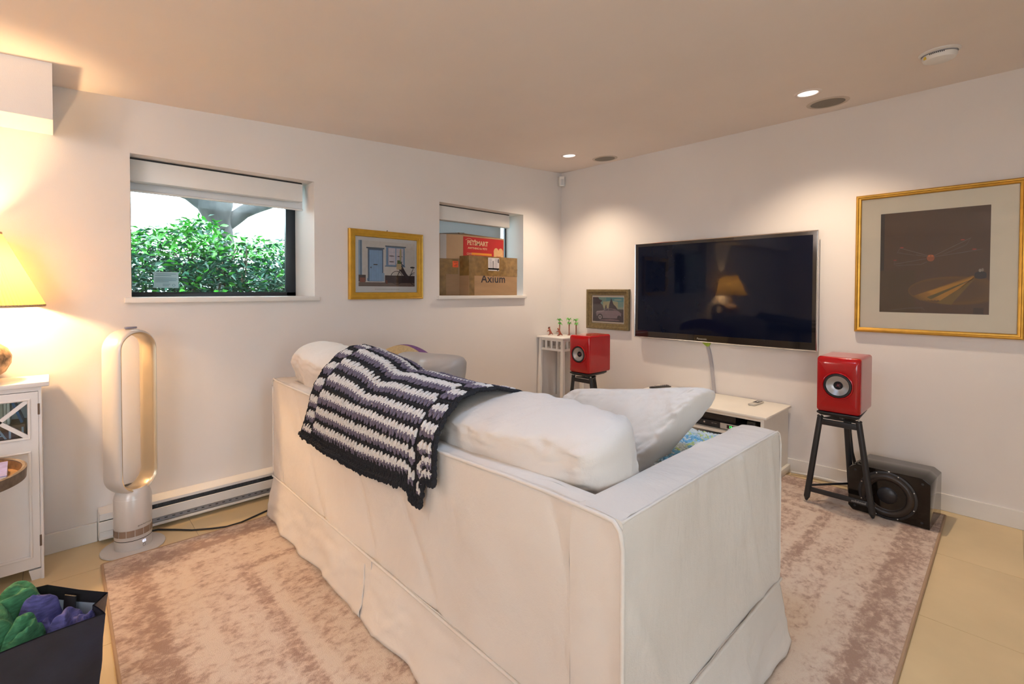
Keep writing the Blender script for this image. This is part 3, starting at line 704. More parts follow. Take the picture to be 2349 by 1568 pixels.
MB().prism(bb, TZ + .004, TZ + .0065).prism(bb, TZ - .0298, TZ - .0275).build('cover', mat('violet_cover', (.20, .20, .48), .45, var=.3, vscale=30), bo)

# ------------------------------------------------------------------ shopping bag with clothes
bg_ = thing('shopping_bag', 'open black woven shopping bag full of clothes in the bottom-left corner', 'bag', (1.2, -3.60, 0))
M['bagb'] = mat('navy_black_laminate', (.015, .020, .040), .34, bump=.6, bscale=14, var=.3, vscale=10); M['bagi'] = mat('pale_blue_lining', (.42, .55, .70), .6)
top = [(1.218, -3.418), (1.325, -3.430), (1.337, -3.548), (1.372, -3.80), (1.02, -3.83), (1.082, -3.545), (1.15, -3.48)]
bot = [(1.150, -3.455), (1.262, -3.452), (1.285, -3.560), (1.31, -3.80), (1.05, -3.81), (1.08, -3.58), (1.12, -3.51)]
ztop = [.328, .325, .33, .33, .34, .343, .332]
def bagwall(u, v, ins=0.0):
    n = len(top); t = u * n; i = int(t) % n; k = t - int(t); j = (i + 1) % n
    a = Vector((*bot[i], .002)).lerp(Vector((*bot[j], .002)), k); b = Vector((*top[i], ztop[i])).lerp(Vector((*top[j], ztop[j])), k)
    p = a.lerp(b, v); c = Vector((1.2, -3.62, p.z)); d_ = (p - c); d_.z = 0; d_.normalize()
    fold = .010 * noise.noise(Vector((p.x * 9, p.y * 9, p.z * 7))) * sin(pi * min(1, v * 1.15)) - (.028 * max(0, 1 - abs(t - .5) / .5) * v if i == 0 else 0)
    return p + d_ * (fold - ins)
MB().grid(lambda u, v: bagwall(u, v), 84, 14, closeu=True).add([(x, y, .002) for x, y in bot], [tuple(range(7))]).build('bag_body', M['bagb'], bg_, smooth=True, angle=50, fix=False)
MB().grid(lambda u, v: bagwall(u, .02 + v * .89, .0035), 84, 8, closeu=True).build('lining', M['bagi'], bg_, smooth=True, fix=False)
MB().grid(lambda u, v: bagwall(u, .90 + v * .103, .0040), 84, 3, closeu=True).build('hem_band', M['black'], bg_, smooth=True, fix=False)
MB().hexa([(1.168, -3.492, .20), (1.140, -3.515, .20), (1.142, -3.518, .20), (1.170, -3.495, .20)], [(1.170, -3.484, .325), (1.140, -3.507, .325), (1.142, -3.510, .325), (1.172, -3.487, .325)]).build('handle_strap', M['rubber'], bg_)
def clothes(name, label, parts_, colr, cat='shirt'):
    t = thing(name, label, cat, (parts_[0][1], parts_[0][2], .05), 'laundry in the shopping bag')
    m = mat('jersey_knit', colr, .85, bump=.5, bscale=160, var=.35, vscale=40, stretch=(1, 1, 4))
    for (nm, cx, cy, rx, ry, zt, ang, k, sd) in parts_:
        ca, sa = cos(ang), sin(ang)
        def fn(u, v):
            a, b = 2 * u - 1, 2 * v - 1; q = (abs(a) ** 3 + abs(b) ** 3) ** (1 / 3)
            x, y = a * rx, b * ry; w_ = noise.noise(Vector((a * 1.3 + sd, b * 1.3, sd)))
            f = .5 + .5 * cos(1.7 * k * (a * .9 + .35 * b) + 3.2 * w_)                       # sharp-bottomed folds
            f2 = noise.noise(Vector((a * 3.2, b * 3.2, sd + 4)))
            ed = max(0, 1 - min(1, q) ** 3)
            z = zt - .13 * max(0, q - .45) ** 1.7 + .032 * f * (.2 + .8 * ed) + .012 * f2 * ed + .02 * w_
            sh = 1 - .25 * max(0, q - .6)
            return (cx + (x * ca - y * sa) * sh + .006 * f2 * ed, cy + (x * sa + y * ca) * sh + .006 * f * ed, z)
        MB().grid(fn, 46, 46).build(nm, m, t, smooth=True, angle=180, fix=False)
    return t
clothes('green_shirt', 'heather green T-shirt bundled in the left half of the shopping bag', [('body', 1.205, -3.705, .092, .115, .350, .2, 3.2, 2.0), ('sleeve', 1.250, -3.590, .040, .055, .315, 1.0, 2.2, 5.0), ('collar', 1.115, -3.615, .055, .075, .342, .6, 1.6, 8.0)], (.045, .19, .085))
clothes('purple_shirt', 'faded indigo garment crumpled in the right half of the shopping bag', [('body', 1.225, -3.515, .075, .052, .300, .5, 3.4, 3.3), ('sleeve', 1.165, -3.560, .052, .045, .325, 2.2, 2.6, 6.6), ('cuff', 1.27, -3.468, .04, .03, .285, .2, 2.0, 9.1)], (.075, .075, .24))
# ------------------------------------------------------------------ rug
def rugfn():
    m_ = MB(); cx, cy = 1.54, -1.745
    P = [(.300, -3.385), (2.776, -3.40), (2.772, -.105), (.36, -.105)]
    def s(u, v):
        a = Vector(P[0]).lerp(Vector(P[1]), u); b = Vector(P[3]).lerp(Vector(P[2]), u); q = a.lerp(b, v)
        return (q.x - cx, q.y - cy, .011 + .0006 * noise.noise(Vector((u * 30, v * 30, 0))))
    m_.grid(s, 24, 30)
    P2 = [Vector((x - cx, y - cy, .0)) for x, y in P]
    m_.add([(*p.xy, .0005) for p in P2] + [(*p.xy, .011) for p in P2], [(3, 2, 1, 0), (0, 1, 5, 4), (1, 2, 6, 5), (2, 3, 7, 6), (3, 0, 4, 7)])
    r = thing('area_rug', 'large distressed beige and brown rug under the sofa', 'rug', (cx, cy, 0))
    o = m_.build('pile', M['rug'], r, fix=False); o.matrix_parent_inverse = Matrix()
    pts = [Vector((p.x, p.y, .007)) for p in P2]; e = MB()
    for i in range(4):
        a, b = pts[i], pts[(i + 1) % 4]; e.tube([a.lerp(b, t / 40) for t in range(41)], .0062, 6)
    o = e.build('bound_edge', mat('rug_binding', (.42, .28, .18), .9), r, smooth=True); o.matrix_parent_inverse = Matrix()
rugfn()

# ------------------------------------------------------------------ sofa
SX0, SX1, SY0, SY1, SZ = .345, 2.472, -2.700, -1.755, .738
HZ = .232
so = thing('sofa', 'white slipcovered two-seat sofa seen from behind on the rug', 'sofa', ((SX0 + SX1) / 2, -2.23, .011))
L = M['linen']
def soft(fn, nu, nv, name, thickness=0, parent=so): return MB().grid(fn, nu, nv).build(name, L, parent, smooth=True, angle=180, fix=False)
def nz(p, s, a): return a * noise.noise(Vector(p) * s)
# back rest body: slightly sagging top rail, soft outer panel
def backfn(u, v):
    # v: 0 inner bottom -> top -> outer bottom
    x = SX0 + .004 + (SX1 - SX0 - .008) * u; sag = -.010 * sin(pi * u) ** 2 + nz((x * 2.5, 0, 3), 1, .007)
    prof = [(-2.610, .30), (-2.612, .60), (-2.616, .705), (-2.622, .728), (-2.640, SZ), (-2.670, SZ + .002), (-2.690, SZ - .003), (SY0, SZ - .014), (SY0, .70), (SY0 - .002, .60), (SY0, .48), (SY0 + .002, .36), (SY0, .27), (SY0, .22)]
    t = v * (len(prof) - 1); i = min(int(t), len(prof) - 2); k = t - i
    y = prof[i][0] * (1 - k) + prof[i + 1][0] * k; z = prof[i][1] * (1 - k) + prof[i + 1][1] * k
    if z > .69: z += sag * (z - .69) / .048
    w_ = nz((x * 2.2, y * 2, z * 3.2), 1, .007) + nz((x * 3 + z * 5, 0, z * 3 - x * 2), 1.6, .003)
    w_ += .008 * max(0, 1 - abs(noise.noise(Vector((x * 3.2 + z * 2.0, 2, z * 1.1)))) * 5) ** 2 * (1 if y < -2.66 else 0)
    # gathered puckers beside the right-hand corner seam
    c = max(0, 1 - (SX1 - x) / .10); w_ += c * .004 * noise.noise(Vector((x * 8, 0, z * 26)))
    return (x, y + w_ * (1 if y < -2.66 else .3), z)
soft(backfn, 150, 78, 'back_rest')
def arm(x0, x1, name, yr=0):
    def fn(u, v):
        # v around section x0..x1, u along y
        y = SY0 + (SY1 - SY0) * u
        pr = [(x0, .25), (x0, .55), (x0, .705), (x0 + .006, .727), (x0 + .022, SZ), (x0 + .06, SZ + .003), (x1 - .03, SZ + .001), (x1 - .006, SZ - .001), (x1, SZ - .010), (x1, .66), (x1 + .002, .50), (x1, .35), (x1, .22)]
        t = v * (len(pr) - 1); i = min(int(t), len(pr) - 2); k = t - i
        x = pr[i][0] * (1 - k) + pr[i + 1][0] * k; z = pr[i][1] * (1 - k) + pr[i + 1][1] * k
        fr = max(0, (y - (SY1 - .05)) / .05)
        if z > .60: z -= .012 * fr ** 2 * (z - .60) / .13
        w_ = nz((x, y * 2.4, z * 2.6), 1, .007) + .007 * max(0, 1 - abs(noise.noise(Vector((6, y * 3.4 + z * 1.5, z * 1.0)))) * 5) ** 2
        c = max(0, 1 - (y - SY0) / .10); w_ += c * .0045 * noise.noise(Vector((3, y * 6, z * 30)))
        out = 1 if x > (x0 + x1) / 2 else -1
        return (x + w_ * out * (.9 if z < .72 else .2), y, z + (w_ * .6 if z >= .72 else 0))
    m_ = MB(); m_.grid(fn, 70, 72)
    # front face and back face
    for yy in (SY1, SY0):
        u_ = 1 if yy == SY1 else 0
        ring_ = [fn(u_, k / 24) for k in range(25)]; n0 = len(m_.v); m_.v += [tuple(p) for p in ring_]; m_.f.append(tuple(range(n0, n0 + 25))); m_.m.append(0)
    return m_.build(name, L, so, smooth=True, angle=60, fix=False)
arm(SX1 - .135, SX1, 'arm_rest'); arm(SX0, SX0 + .135, 'arm_rest')
# frame under the seat and seat cushions
MB().box(SX0 + .13, SX1 - .13, -2.62, SY1 - .01, .10, .32).build('seat_base', L, so, bevel=.01)
for (a, b) in ((SX0 + .137, 1.405), (1.409, SX1 - .137)):
    pillow('seat_cushion', [(a, -2.60, .385), (b, -2.60, .385), (b, SY1 + .03, .385), (a, SY1 + .03, .385)], .155, L, so, n=16, edge=.75, wr=.004, seed=a)
# legs hidden under the skirt
for x in (SX0 + .08, SX1 - .08):
    for y in (SY0 + .07, SY1 - .07): MB().lathe([(.02, .012), (.025, .11)], (x, y, 0), 12, cap=True).build('leg', M['black'], so)
# skirt: four flared panels with kick pleats
def skirt(ax, a0, a1, fixed, sgn, name, pleats, ph):
    def fn(u, v):
        a = a0 + (a1 - a0) * u; z = HZ * (1 - v) + .020 * v
        for p in pleats: z += 0
        fl = .034 * v ** 1.2 + .013 * v * noise.noise(Vector((a * 5.5, ph, v * 1.2))) + .006 * v * max(0, 1 - abs(noise.noise(Vector((a * 4.5 + v * 1.2, ph + 3, v * .9)))) * 5) ** 1.5 + .004 * v * sin(a * 23 + ph) + .005 * noise.noise(Vector((a * 9 + v * 4, ph, v * 5 - a * 3)))
        z += .016 * noise.noise(Vector((a * 2.4, ph + 5, 0))) * v + (.010 * noise.noise(Vector((a * 2, ph + 9, 0))) if v < .2 else 0) * (1 - v)
        o = fixed + sgn * fl
        e = v * .020 * (2 * u - 1) * (1 if abs(a1 - a0) > .3 else 0)
        return (a + e, o, max(z, .0125)) if ax == 'x' else (o, a + e, max(z, .0125))
    return MB().grid(fn, max(8, int(abs(a1 - a0) * 110)), 20).build(name, L, so, smooth=True, angle=180, fix=False, thick=.003)
PX = 1.372
skirt('x', SX0, PX, SY0, -1, 'skirt_panel', [], 1.0); skirt('x', PX + .002, SX1, SY0, -1, 'skirt_panel', [], 4.0)
skirt('y', SY0, SY1, SX1, 1, 'skirt_panel', [], 7.0); skirt('y', SY0, SY1, SX0, -1, 'skirt_panel', [], 9.0)
skirt('x', SX0, SX1, SY1, 1, 'skirt_panel', [], 11.0)
MB().box(PX - .05, PX + .05, SY0 - .006, SY0 - .003, .02, HZ - .01).build('pleat_backing', L, so)
# piping
def pipe(pts, r=.0045, nm='piping'):
    P = []; 
    for i in range(len(pts) - 1):
        a, b = Vector(pts[i]), Vector(pts[i + 1]); n = max(2, int((b - a).length / .03))
        for k in range(n): P.append(a.lerp(b, k / n))
    P.append(Vector(pts[-1]))
    return MB().tube(P, r, 8).build(nm, L, so, smooth=True, angle=180)
def hz(x): return HZ + .010 * noise.noise(Vector((x * 2, 10, 0)))
pipe([(SX0, SY0 - .004, .70), (SX0 + .004, SY0 - .004, .728), (SX0 + .02, SY0 - .002, SZ + .001)] + [(x, SY0 - .004 + nz((x * 2.2, -5.4, 2.3), 1, .004), SZ - .004 - .010 * sin(pi * (x - SX0) / (SX1 - SX0)) ** 2 + nz((x * 2.5, 0, 3), 1, .007)) for x in [SX0 + .02 + (SX1 - SX0 - .06) * k / 40 for k in range(1, 41)]] + [(SX1 - .02, SY0 - .004, SZ - .006), (SX1 - .004, SY0 - .004, SZ - .022), (SX1 + .001, SY0 - .002, .68), (SX1 + .002, SY0 - .002, .24)], .0055)
pipe([(SX0, SY0 - .002, .70), (SX0, SY0 - .002, .24)])
pipe([(x, SY0 - .006, HZ - .002 + .010 * noise.noise(Vector((x * 2, 10, 0)))) for x in [SX0 + (SX1 - SX0) * k / 50 for k in range(51)]] + [(SX1 + .006, y, HZ - .002) for y in [SY0 + (SY1 - SY0) * k / 20 for k in range(21)]], .005)
pipe([(SX1 - .003, SY0 + .0, SZ - .005)] + [(SX1 - .002, y, SZ - .004 + nz((SX1, y * 2.4, .72 * 2.6), 1, .004)) for y in [SY0 + (SY1 - SY0 - .03) * k / 20 for k in range(1, 21)]] + [(SX1 - .001, SY1 - .012, SZ - .016), (SX1, SY1 - .001, SZ - .05), (SX1 + .001, SY1, .25)], .003)
pipe([(SX1 - .13, SY1 + .001, .25), (SX1 - .13, SY1 + .001, SZ - .03)], .003)

# ------------------------------------------------------------------ loose cushions
def cush(name, label, corners, t, **k):
    o = pillow(name, corners, t, L, None, **k)
    return tag(o, label, 'cushion', 'white cushions on the sofa')
cush('back_cushion', 'white back cushion at the left end of the sofa, partly under the striped throw', [(.46, -2.43, .47), (1.37, -2.43, .47), (1.40, -2.545, .865), (.405, -2.575, .935)], .25, n=60, seed=1, ex=4.0, edge=.55, wr=.010)
cush('back_cushion', 'plump white back cushion at the right end of the sofa back', [(1.41, -2.43, .46), (2.375, -2.43, .47), (2.362, -2.54, .880), (1.37, -2.545, .836)], .27, n=60, seed=2, ex=4.0, edge=.56, wr=.013)
cush('back_cushion', 'white cushion tipped over on the seat with its corner pointing right', [(1.62, -2.17, .42), (2.13, -2.13, .52), (2.355, -1.965, .884), (1.785, -2.00, .797)], .165, pc_=16, n=60, seed=3, ex=4.0, edge=.60, wr=.010)
# grey pillow and knitted blanket at the far end of the seat
tag(pillow('grey_pillow', [(.60, -2.22, .50), (1.17, -2.12, .60), (1.185, -2.10, .885), (.78, -2.22, .885)], .20, mat('grey_satin_pillowcase', (.42, .38, .35), .42, bump=.2, bscale=12, var=.06), None, n=24, seed=5, wr=.010, ex=2.4, edge=.3), 'grey satin pillow with creased corner behind the sofa back', 'pillow')

def yarn(cols): return [mat('yarn', c, .9, bump=.6, bscale=220, var=.12, vscale=60) for c in cols]
# purple and cream knit
kb = thing('knitted_blanket', 'purple and cream knitted blanket heaped beside the grey pillow', 'blanket', (.65, -2.10, .46))
def kfn(u, v):
    x = .30 + .56 * u; zt = .80 + .065 * sin(pi * min(1, u * 1.05)) + .02
    a = pi * v; return Vector((x, -2.02 - .13 * cos(a), .48 + (zt - .48) * sin(a) ** .6 - .03 * u))
MB().grid(kfn, 30, 20).build('knit_cloth', mat('knit_cream', (.55, .43, .25), .9), kb, smooth=True)
ym_ = yarn([(.60, .47, .26), (.22, .10, .27)]); sm = MB()
for j in range(9, 33):
    for i in range(78):
        u = (i + (j % 2) * .5) / 78; v = j / 42; p = kfn(u, v); q = kfn(u, v + .01); du = kfn(u + .01, v) - p; dv = q - p; nn = du.cross(dv)
        if nn.length < 1e-9: continue
        nn.normalize(); nn = nn if nn.z > 0 else -nn
        stitch(sm, p, dv, nn, .019, .009, 1 if j > 18 else 0)
tag(sm.build('stitches', ym_, kb, smooth=True, fix=False), kind='stuff')

# folded blue-green crochet blanket
bl = thing('crochet_blanket', 'folded pale blue and green crochet blanket on the seat by the arm', 'blanket', (2.17, -1.85, .47))
def bfn(u, v):
    # rolled slab: u along length (y), v around section
    y = -2.09 + .46 * u; hw, hh, rc = .148, .078, .055
    e = 1 if u > .10 else .35 + .65 * sqrt(max(0, 1 - (1 - u / .10) ** 2))
    seg = [2 * (hw - rc), pi * rc / 2, 2 * (hh - rc), pi * rc / 2] * 2; d_ = (v % 1) * sum(seg); k = 0
    while k < 7 and d_ > seg[k]: d_ -= seg[k]; k += 1
    c4 = [(hw - rc, hh - rc), (hw - rc, -(hh - rc)), (-(hw - rc), -(hh - rc)), (-(hw - rc), hh - rc)][(k // 2) % 4]; q_ = k // 2
    if k % 2: a = pi / 2 - q_ * pi / 2 - d_ / rc; px_, pz_ = c4[0] + rc * cos(a), c4[1] + rc * sin(a)
    else:
        px_, pz_ = [(-(hw - rc) + d_, hh), (hw, hh - rc - d_), (hw - rc - d_, -hh), (-hw, -(hh - rc) + d_)][q_]
    return Vector((2.185 - .03 * u + px_ * (.85 + .15 * e), y, .560 - .010 * u + pz_ * e + .005 * noise.noise(Vector((px_ * 9, y * 9, pz_ * 9)))))
MB().grid(bfn, 24, 40, closeu=False).build('blanket_core', mat('crochet_pale', (.45, .60, .68), .9), bl, smooth=True)
bm_ = yarn([(.62, .72, .76), (.20, .48, .72), (.50, .66, .28), (.40, .62, .78)]); s2 = MB(); rr = random.Random(5)
for j in range(84):
    for i in range(48):
        v = j / 84; u = (i + (j % 2) * .5) / 48; 
        p = bfn(u, v); du = bfn(u + .01, v) - p; dv = bfn(u, v + .01) - p; nn = du.cross(dv)
        if nn.length < 1e-9: continue
        nn.normalize(); c_ = p - Vector((2.18, p.y, .57)); nn = nn if nn.dot(c_) > 0 else -nn
        qn = noise.noise(p * 16); mi = 0 if qn > .12 else (1 if qn < -.18 else (2 if rr.random() < .45 else 3))
        if rr.random() < .25: mi = 0
        dd = (du.normalized() * rr.uniform(-1, 1) + dv.normalized() * rr.uniform(.3, 1))
        stitch(s2, p, dd, nn, .016, .011, mi, .008)
tag(s2.build('stitches', bm_, bl, smooth=True, fix=False), kind='stuff')

# ------------------------------------------------------------------ striped crochet throw
th = thing('striped_throw', 'black, white and mauve striped crochet throw draped over the sofa back', 'throw', (1.3, -2.62, .74))
prof = [(-2.33, .775), (-2.37, .865), (-2.43, .925), (-2.50, .955), (-2.565, .955), (-2.625, .925), (-2.675, .865), (-2.705, .80), (-2.718, .74), (-2.720, .66), (-2.722, .58), (-2.722, .50)]
sl = [0]
for i in range(1, len(prof)): sl.append(sl[-1] + math.dist(prof[i], prof[i - 1]))
TL_ = sl[-1]
def pf(s):
    s = max(0, min(TL_, s)); i = 0
    while i < len(prof) - 2 and sl[i + 1] < s: i += 1
    k = (s - sl[i]) / (sl[i + 1] - sl[i]); k2 = k
    return prof[i][0] * (1 - k) + prof[i + 1][0] * k, prof[i][1] * (1 - k) + prof[i + 1][1] * k
def lerpt(tab, x):
    if x <= tab[0][0]: return tab[0][1]
    for (a, b), (c, d_) in zip(tab, tab[1:]):
        if x <= c: return b + (d_ - b) * (x - a) / (c - a)
    return tab[-1][1]
ridge = [(.70, .950), (.9, .946), (1.1, .930), (1.3, .905), (1.45, .885), (1.6, .875), (1.75, .878), (1.95, .885)]
hem = [(.80, .565), (.86, .548), (1.05, .538), (1.2, .545), (1.4, .548), (1.6, .572), (1.71, .585), (1.722, .548), (1.78, .545), (1.795, .625), (1.87, .645)]
def tfn(u, v):
    """u across 0..1 left to right, v 0 at inner hem .. 1 at outer hem"""
    s = v * TL_; y, z = pf(s); vb = max(0, (s - .30) / (TL_ - .30))
    xl = .96 + .03 * min(1, v * 2) - .165 * vb ** 1.5; xr = 1.97 - .12 * min(1, v * 2.2) + .012 * vb
    x = xl + (xr - xl) * u
    zr = lerpt(ridge, x); hz_ = lerpt(hem, x)
    if z > .738: z = .738 + (z - .738) * (zr - .738) / (.955 - .738)
    else: z = .738 - (.738 - z) * (.738 - hz_) / (.738 - .50)
    dip = .020 * math.exp(-((x - 1.38) / .07) ** 2) * max(0, min(1, (z - .76) / .08))
    y += .006 * noise.noise(Vector((x * 7, 1, z * 3))) - .004 * abs(sin(x * 9)) * vb
    if z > .78: z += .004 * noise.noise(Vector((x * 6, y * 6, 4)))
    # outward relief so the cloth clears cushion and rail
    return Vector((x, y - .004, z + .006 - dip))
base_ = MB(); base_.grid(tfn, 110, 70); base_.build('base_cloth', mat('black_yarn', (.010, .010, .013), .95), th, smooth=True, fix=False, thick=.004)
ys_ = yarn([(.70, .66, .63), (.165, .135, .185), (.012, .012, .016)])
ym2 = MB(); rr = random.Random(11)
CY = .098; V0 = .0; NU = 104
def frame(u, v):
    p = tfn(u, v); du = tfn(min(1, u + .004), v) - tfn(max(0, u - .004), v); dv = tfn(u, min(1, v + .006)) - tfn(u, max(0, v - .006))
    nn = du.cross(dv)
    if nn.length < 1e-10: nn = Vector((0, -1, 0))
    nn.normalize(); c_ = p - Vector((p.x, -2.50, .60)); nn = nn if nn.dot(c_) > 0 else -nn
    return p, dv.normalized(), nn
ncyc = int(1 / CY) + 1
for i in range(NU):
    u = (i + .5) / NU
    bord = u < .085 or u > .90
    gap = abs(u - .09) < .008 or abs(u - .895) < .008
    if gap or u < .014 or u > .986: continue
    ph = .45 * CY if bord else 0
    zig = [(0, .32, .1, .42, .18)[i % 5] * .26, ][0] + rr.uniform(-.03, .05)
    for c in range(-1, ncyc + 1):
        v0 = V0 + c * CY + ph - .02
        z2 = (.42, .06, .24, .46, .12)[(i + c) % 5] + rr.uniform(-.07, .07); z3 = (.0, .16, .06, .20)[(i + 2 * c) % 4] + rr.uniform(-.03, .03)
        segs = [(0, v0 + CY * (.20 - z2 * .55), v0 + CY * .28), (0, v0 + CY * .24, v0 + CY * (.33 + z3 * .7)), (1, v0 + CY * (.30 + z3 * .7), v0 + CY * .47), (1, v0 + CY * .43, v0 + CY * (.50 + z2 * .45)), (2, v0 + CY * .74, v0 + CY * .88)]
        for mi, a, b in segs:
            if a < .01 or b > .955: continue
            p, dv, nn = frame(u + rr.uniform(-.0015, .0015), a)
            stitch(ym2, p + nn * (.002 if mi < 2 else 0), dv, nn, (b - a) * TL_ * 1.08, .0108 if not bord else .0125, mi)
tag(ym2.build('stitches', ys_, th, smooth=True, fix=False), kind='stuff')
hm = MB()
for i in range(110):
    for vv in (.90, .925, .95):
        u = (i + .5) / 110; p, dv, nn = frame(u, vv); stitch(hm, p, dv + Vector((rr.uniform(-.3, .3), 0, 0)), nn, .026, .011, 0, .007)
for i in range(240):
    u = (i + .5) / 240
    p, dv, nn = frame(u, .99); stitch(hm, p + Vector((rr.uniform(-.004, .004), -.003, .004)), dv + Vector((rr.uniform(-.5, .5), 0, 0)), nn, rr.uniform(.016, .030), .012, 0, .009)
    if i % 2: p, dv, nn = frame(u, .975); stitch(hm, p, dv + Vector((rr.uniform(-.8, .8), 0, 0)), nn, .02, .012, 0, .009)
for j in range(150):
    v = (j + .5) / 150
    for u in (.003, .012, .988, .997):
        p, dv, nn = frame(u, v); stitch(hm, p, dv + Vector((rr.uniform(-.4, .4), 0, 0)), nn, .018, .010, 0, .007)
tag(hm.build('picot_hem', ys_[2], th, smooth=True, fix=False), kind='stuff')
# ------------------------------------------------------------------ television
tv = thing('television', 'large black flat television mounted on the back wall', 'television', (1.503, -.04, 1.2))
X0, X1, Z0, Z1, YT = .849, 2.158, .820, 1.583, -.06
fr = MB(); rbox_frame(fr, (X0, X1, Z0, Z1), [(0, -.022), (0, .004), (.003, .006), (.006, .004), (.006, 0)], lambda a, b, hh: (a, YT - hh, b)); fr.build('chrome_edge', M['chrome'], tv)
b_ = MB(); bz = [(.006, 0), (.006, .001), (.020, .001), (.020, -.001)]
t_ = lambda a, b, hh: (a, YT - hh, b)
a0, a1, c0, c1 = X0 + .006, X1 - .006, Z0 + .006, Z1 - .006
b_.box(a0, a1, YT - .001, YT + .004, c0, c0 + .046).box(a0, a1, YT - .001, YT + .004, c1 - .022, c1).box(a0, a0 + .024, YT - .001, YT + .004, c0 + .046, c1 - .022).box(a1 - .024, a1, YT - .001, YT + .004, c0 + .046, c1 - .022)
b_.build('bezel', mat('bezel_black', (.014, .010, .008), .12, coat=1.0), tv)
MB().box(a0 + .024, a1 - .024, YT + .001, YT + .004, c0 + .046, c1 - .022).build('screen', mat('screen_glass', (.003, .005, .016), .04, spec=.28), tv)
MB().box(X0 + .01, X1 - .01, YT + .004, -.025, Z0 + .01, Z1 - .01).build('rear_housing', M['black'], tv, bevel=.004)
MB().box(1.25, 1.76, -.026, -.002, 1.05, 1.35).build('wall_mount', M['black'], tv)
text('lettering', 'Panasonic', .019, (1.418, YT - .0012, Z0 + .024), (1, 0, 0), (0, 0, 1), mat('silver_print', (.55, .5, .42), .4), tv, depth=.0004)
# green tape and cable channel under the television
gt = tag(MB().prism([(1.395, .815), (1.462, .815), (1.452, .792), (1.442, .784), (1.425, .790)], -.012, -.001, 'xz').build('green_tape', mat('lime_tape', (.35, .50, .06), .5)), 'lime green tape patch under the lower edge of the television', 'tape')
cc = MB(); P = [(1.437, .788), (1.447, .76), (1.457, .72), (1.467, .66), (1.474, .60), (1.481, .54), (1.487, .48), (1.489, .449)]
for i in range(len(P) - 1):
    (xa, za), (xb, zb) = P[i], P[i + 1]
    cc.hexa([(xa - .014, -.001, za), (xa + .014, -.001, za), (xa + .011, -.011, za), (xa - .011, -.011, za)], [(xb - .014, -.001, zb), (xb + .014, -.001, zb), (xb + .011, -.011, zb), (xb - .011, -.011, zb)])
tag(cc.build('cable_channel', mat('cable_sleeve', (.42, .40, .42), .5)), 'curved pale cable channel from the television down to the console', 'cable')

# ------------------------------------------------------------------ framed pictures
def picture(name, label, rect_, prof, mfr, to3, mats_, inner, depth_back, hang=False):
    r = thing(name, label, 'picture', to3((rect_[0] + rect_[1]) / 2, (rect_[2] + rect_[3]) / 2, 0))
    f = MB(); rbox_frame(f, rect_, prof, to3); f.build('frame', mfr, r, smooth=True, angle=35)
    return r
S_ = lambda u0, u1, z0, z1, X: (lambda a, b, hh: (X + hh, u0 + a * (u1 - u0), z0 + b * (z1 - z0)))
# 1: bicycle print on the window wall  (a = y, b = z, height along +x)
py0, py1, pz0, pz1 = -2.134, -1.571, 1.138, 1.603
to3 = lambda a, b, hh: (hh, a, b)
pc = picture('framed_picture', 'yellow-gold framed print of a bicycle by a blue door, between the windows', (py0, py1, pz0, pz1), [(0, .001), (0, .024), (.006, .030), (.012, .027), (.014, .030), (.030, .026), (.032, .023), (.044, .019), (.047, .012), (.047, .006)], M['gold2'], to3, None, None, 0)
MB().box(.001, .010, py0 + .04, py1 - .04, pz0 + .04, pz1 - .04).build('mat_board', mat('cream_mat', (.66, .63, .60), .8), pc)
MB().box(.012, .0135, py0 + .044, py1 - .044, pz0 + .044, pz1 - .044).build('glazing', M['picglass'], pc)
MB().tube([(.004, -1.855, 1.600), (.006, -1.850, 1.612)], .003, 6).build('hook', M['black'], pc)
A = []; A += [(rect(0, 0, 1, 1), '#cfc6bd'), (rect(0, 0, 1, .09), '#6f5a50'), (rect(.45, .08, 1, .25), '#3a2a2c'), (rect(0, .1, .12, .25), '#4a3a36'), (rect(0, .25, .06, 1), '#8ea3b8'), (rect(.03, .25, .05, 1), '#5b6d80'),
   (rect(.02, .09, .11, .19), '#8a4a34'), (rect(.14, .12, .44, .18), '#7f9ab4'), (rect(.155, .11, .42, .83), '#4a5f78'), (rect(.18, .12, .40, .80), '#86a6c6'), (rect(.13, .83, .44, .86), '#4c5a68'), (rect(.40, .11, .44, .30), '#8aa2ba')]
for k in range(5): A.append((rect(.215 + k * .04, .13, .218 + k * .04, .79), '#6f8fb2'))
A += [(rect(.25, .47, .32, .495), '#4a4a48'), (rect(.20, .40, .215, .43), '#2a2a2c'), (rect(.47, .46, .81, .90), '#7390ad'), (rect(.50, .49, .785, .87), '#cdbfc4'), (rect(.455, .89, .835, .92), '#5a6672'), (rect(.45, .445, .82, .47), '#6b8098'),
      (rect(.635, .49, .655, .87), '#7f9ab6'), (rect(.50, .49, .51, .87), '#56697e')]
for k in (1, 2, 3): A += [(rect(.50 + .285 * k / 8 * 1, .49, .503 + .285 * k / 8, .87), '#93a6ba'), (rect(.655 + .13 * k / 4, .49, .658 + .13 * k / 4, .87), '#93a6ba'), (rect(.50, .49 + .38 * k / 4, .785, .494 + .38 * k / 4), '#93a6ba')]
for zz in (.56, .69): A += [(circ(.57, zz, .05, .012, 10), '#5a4a4c'), (circ(.72, zz, .05, .012, 10), '#5a4a4c')]
for q in ring(.66, .20, .115, .155, .012, 26): A.append((q, '#2e2626'))
for k in range(12):
    a = pi * k / 12; A.append((line(.66 - .105 * cos(a), .20 - .145 * sin(a), .66 + .105 * cos(a), .20 + .145 * sin(a), .0022), '#5b5050'))
for q in ring(.995, .18, .10, .15, .012, 26): A.append(([(min(1, a), b) for a, b in q], '#2e2626'))
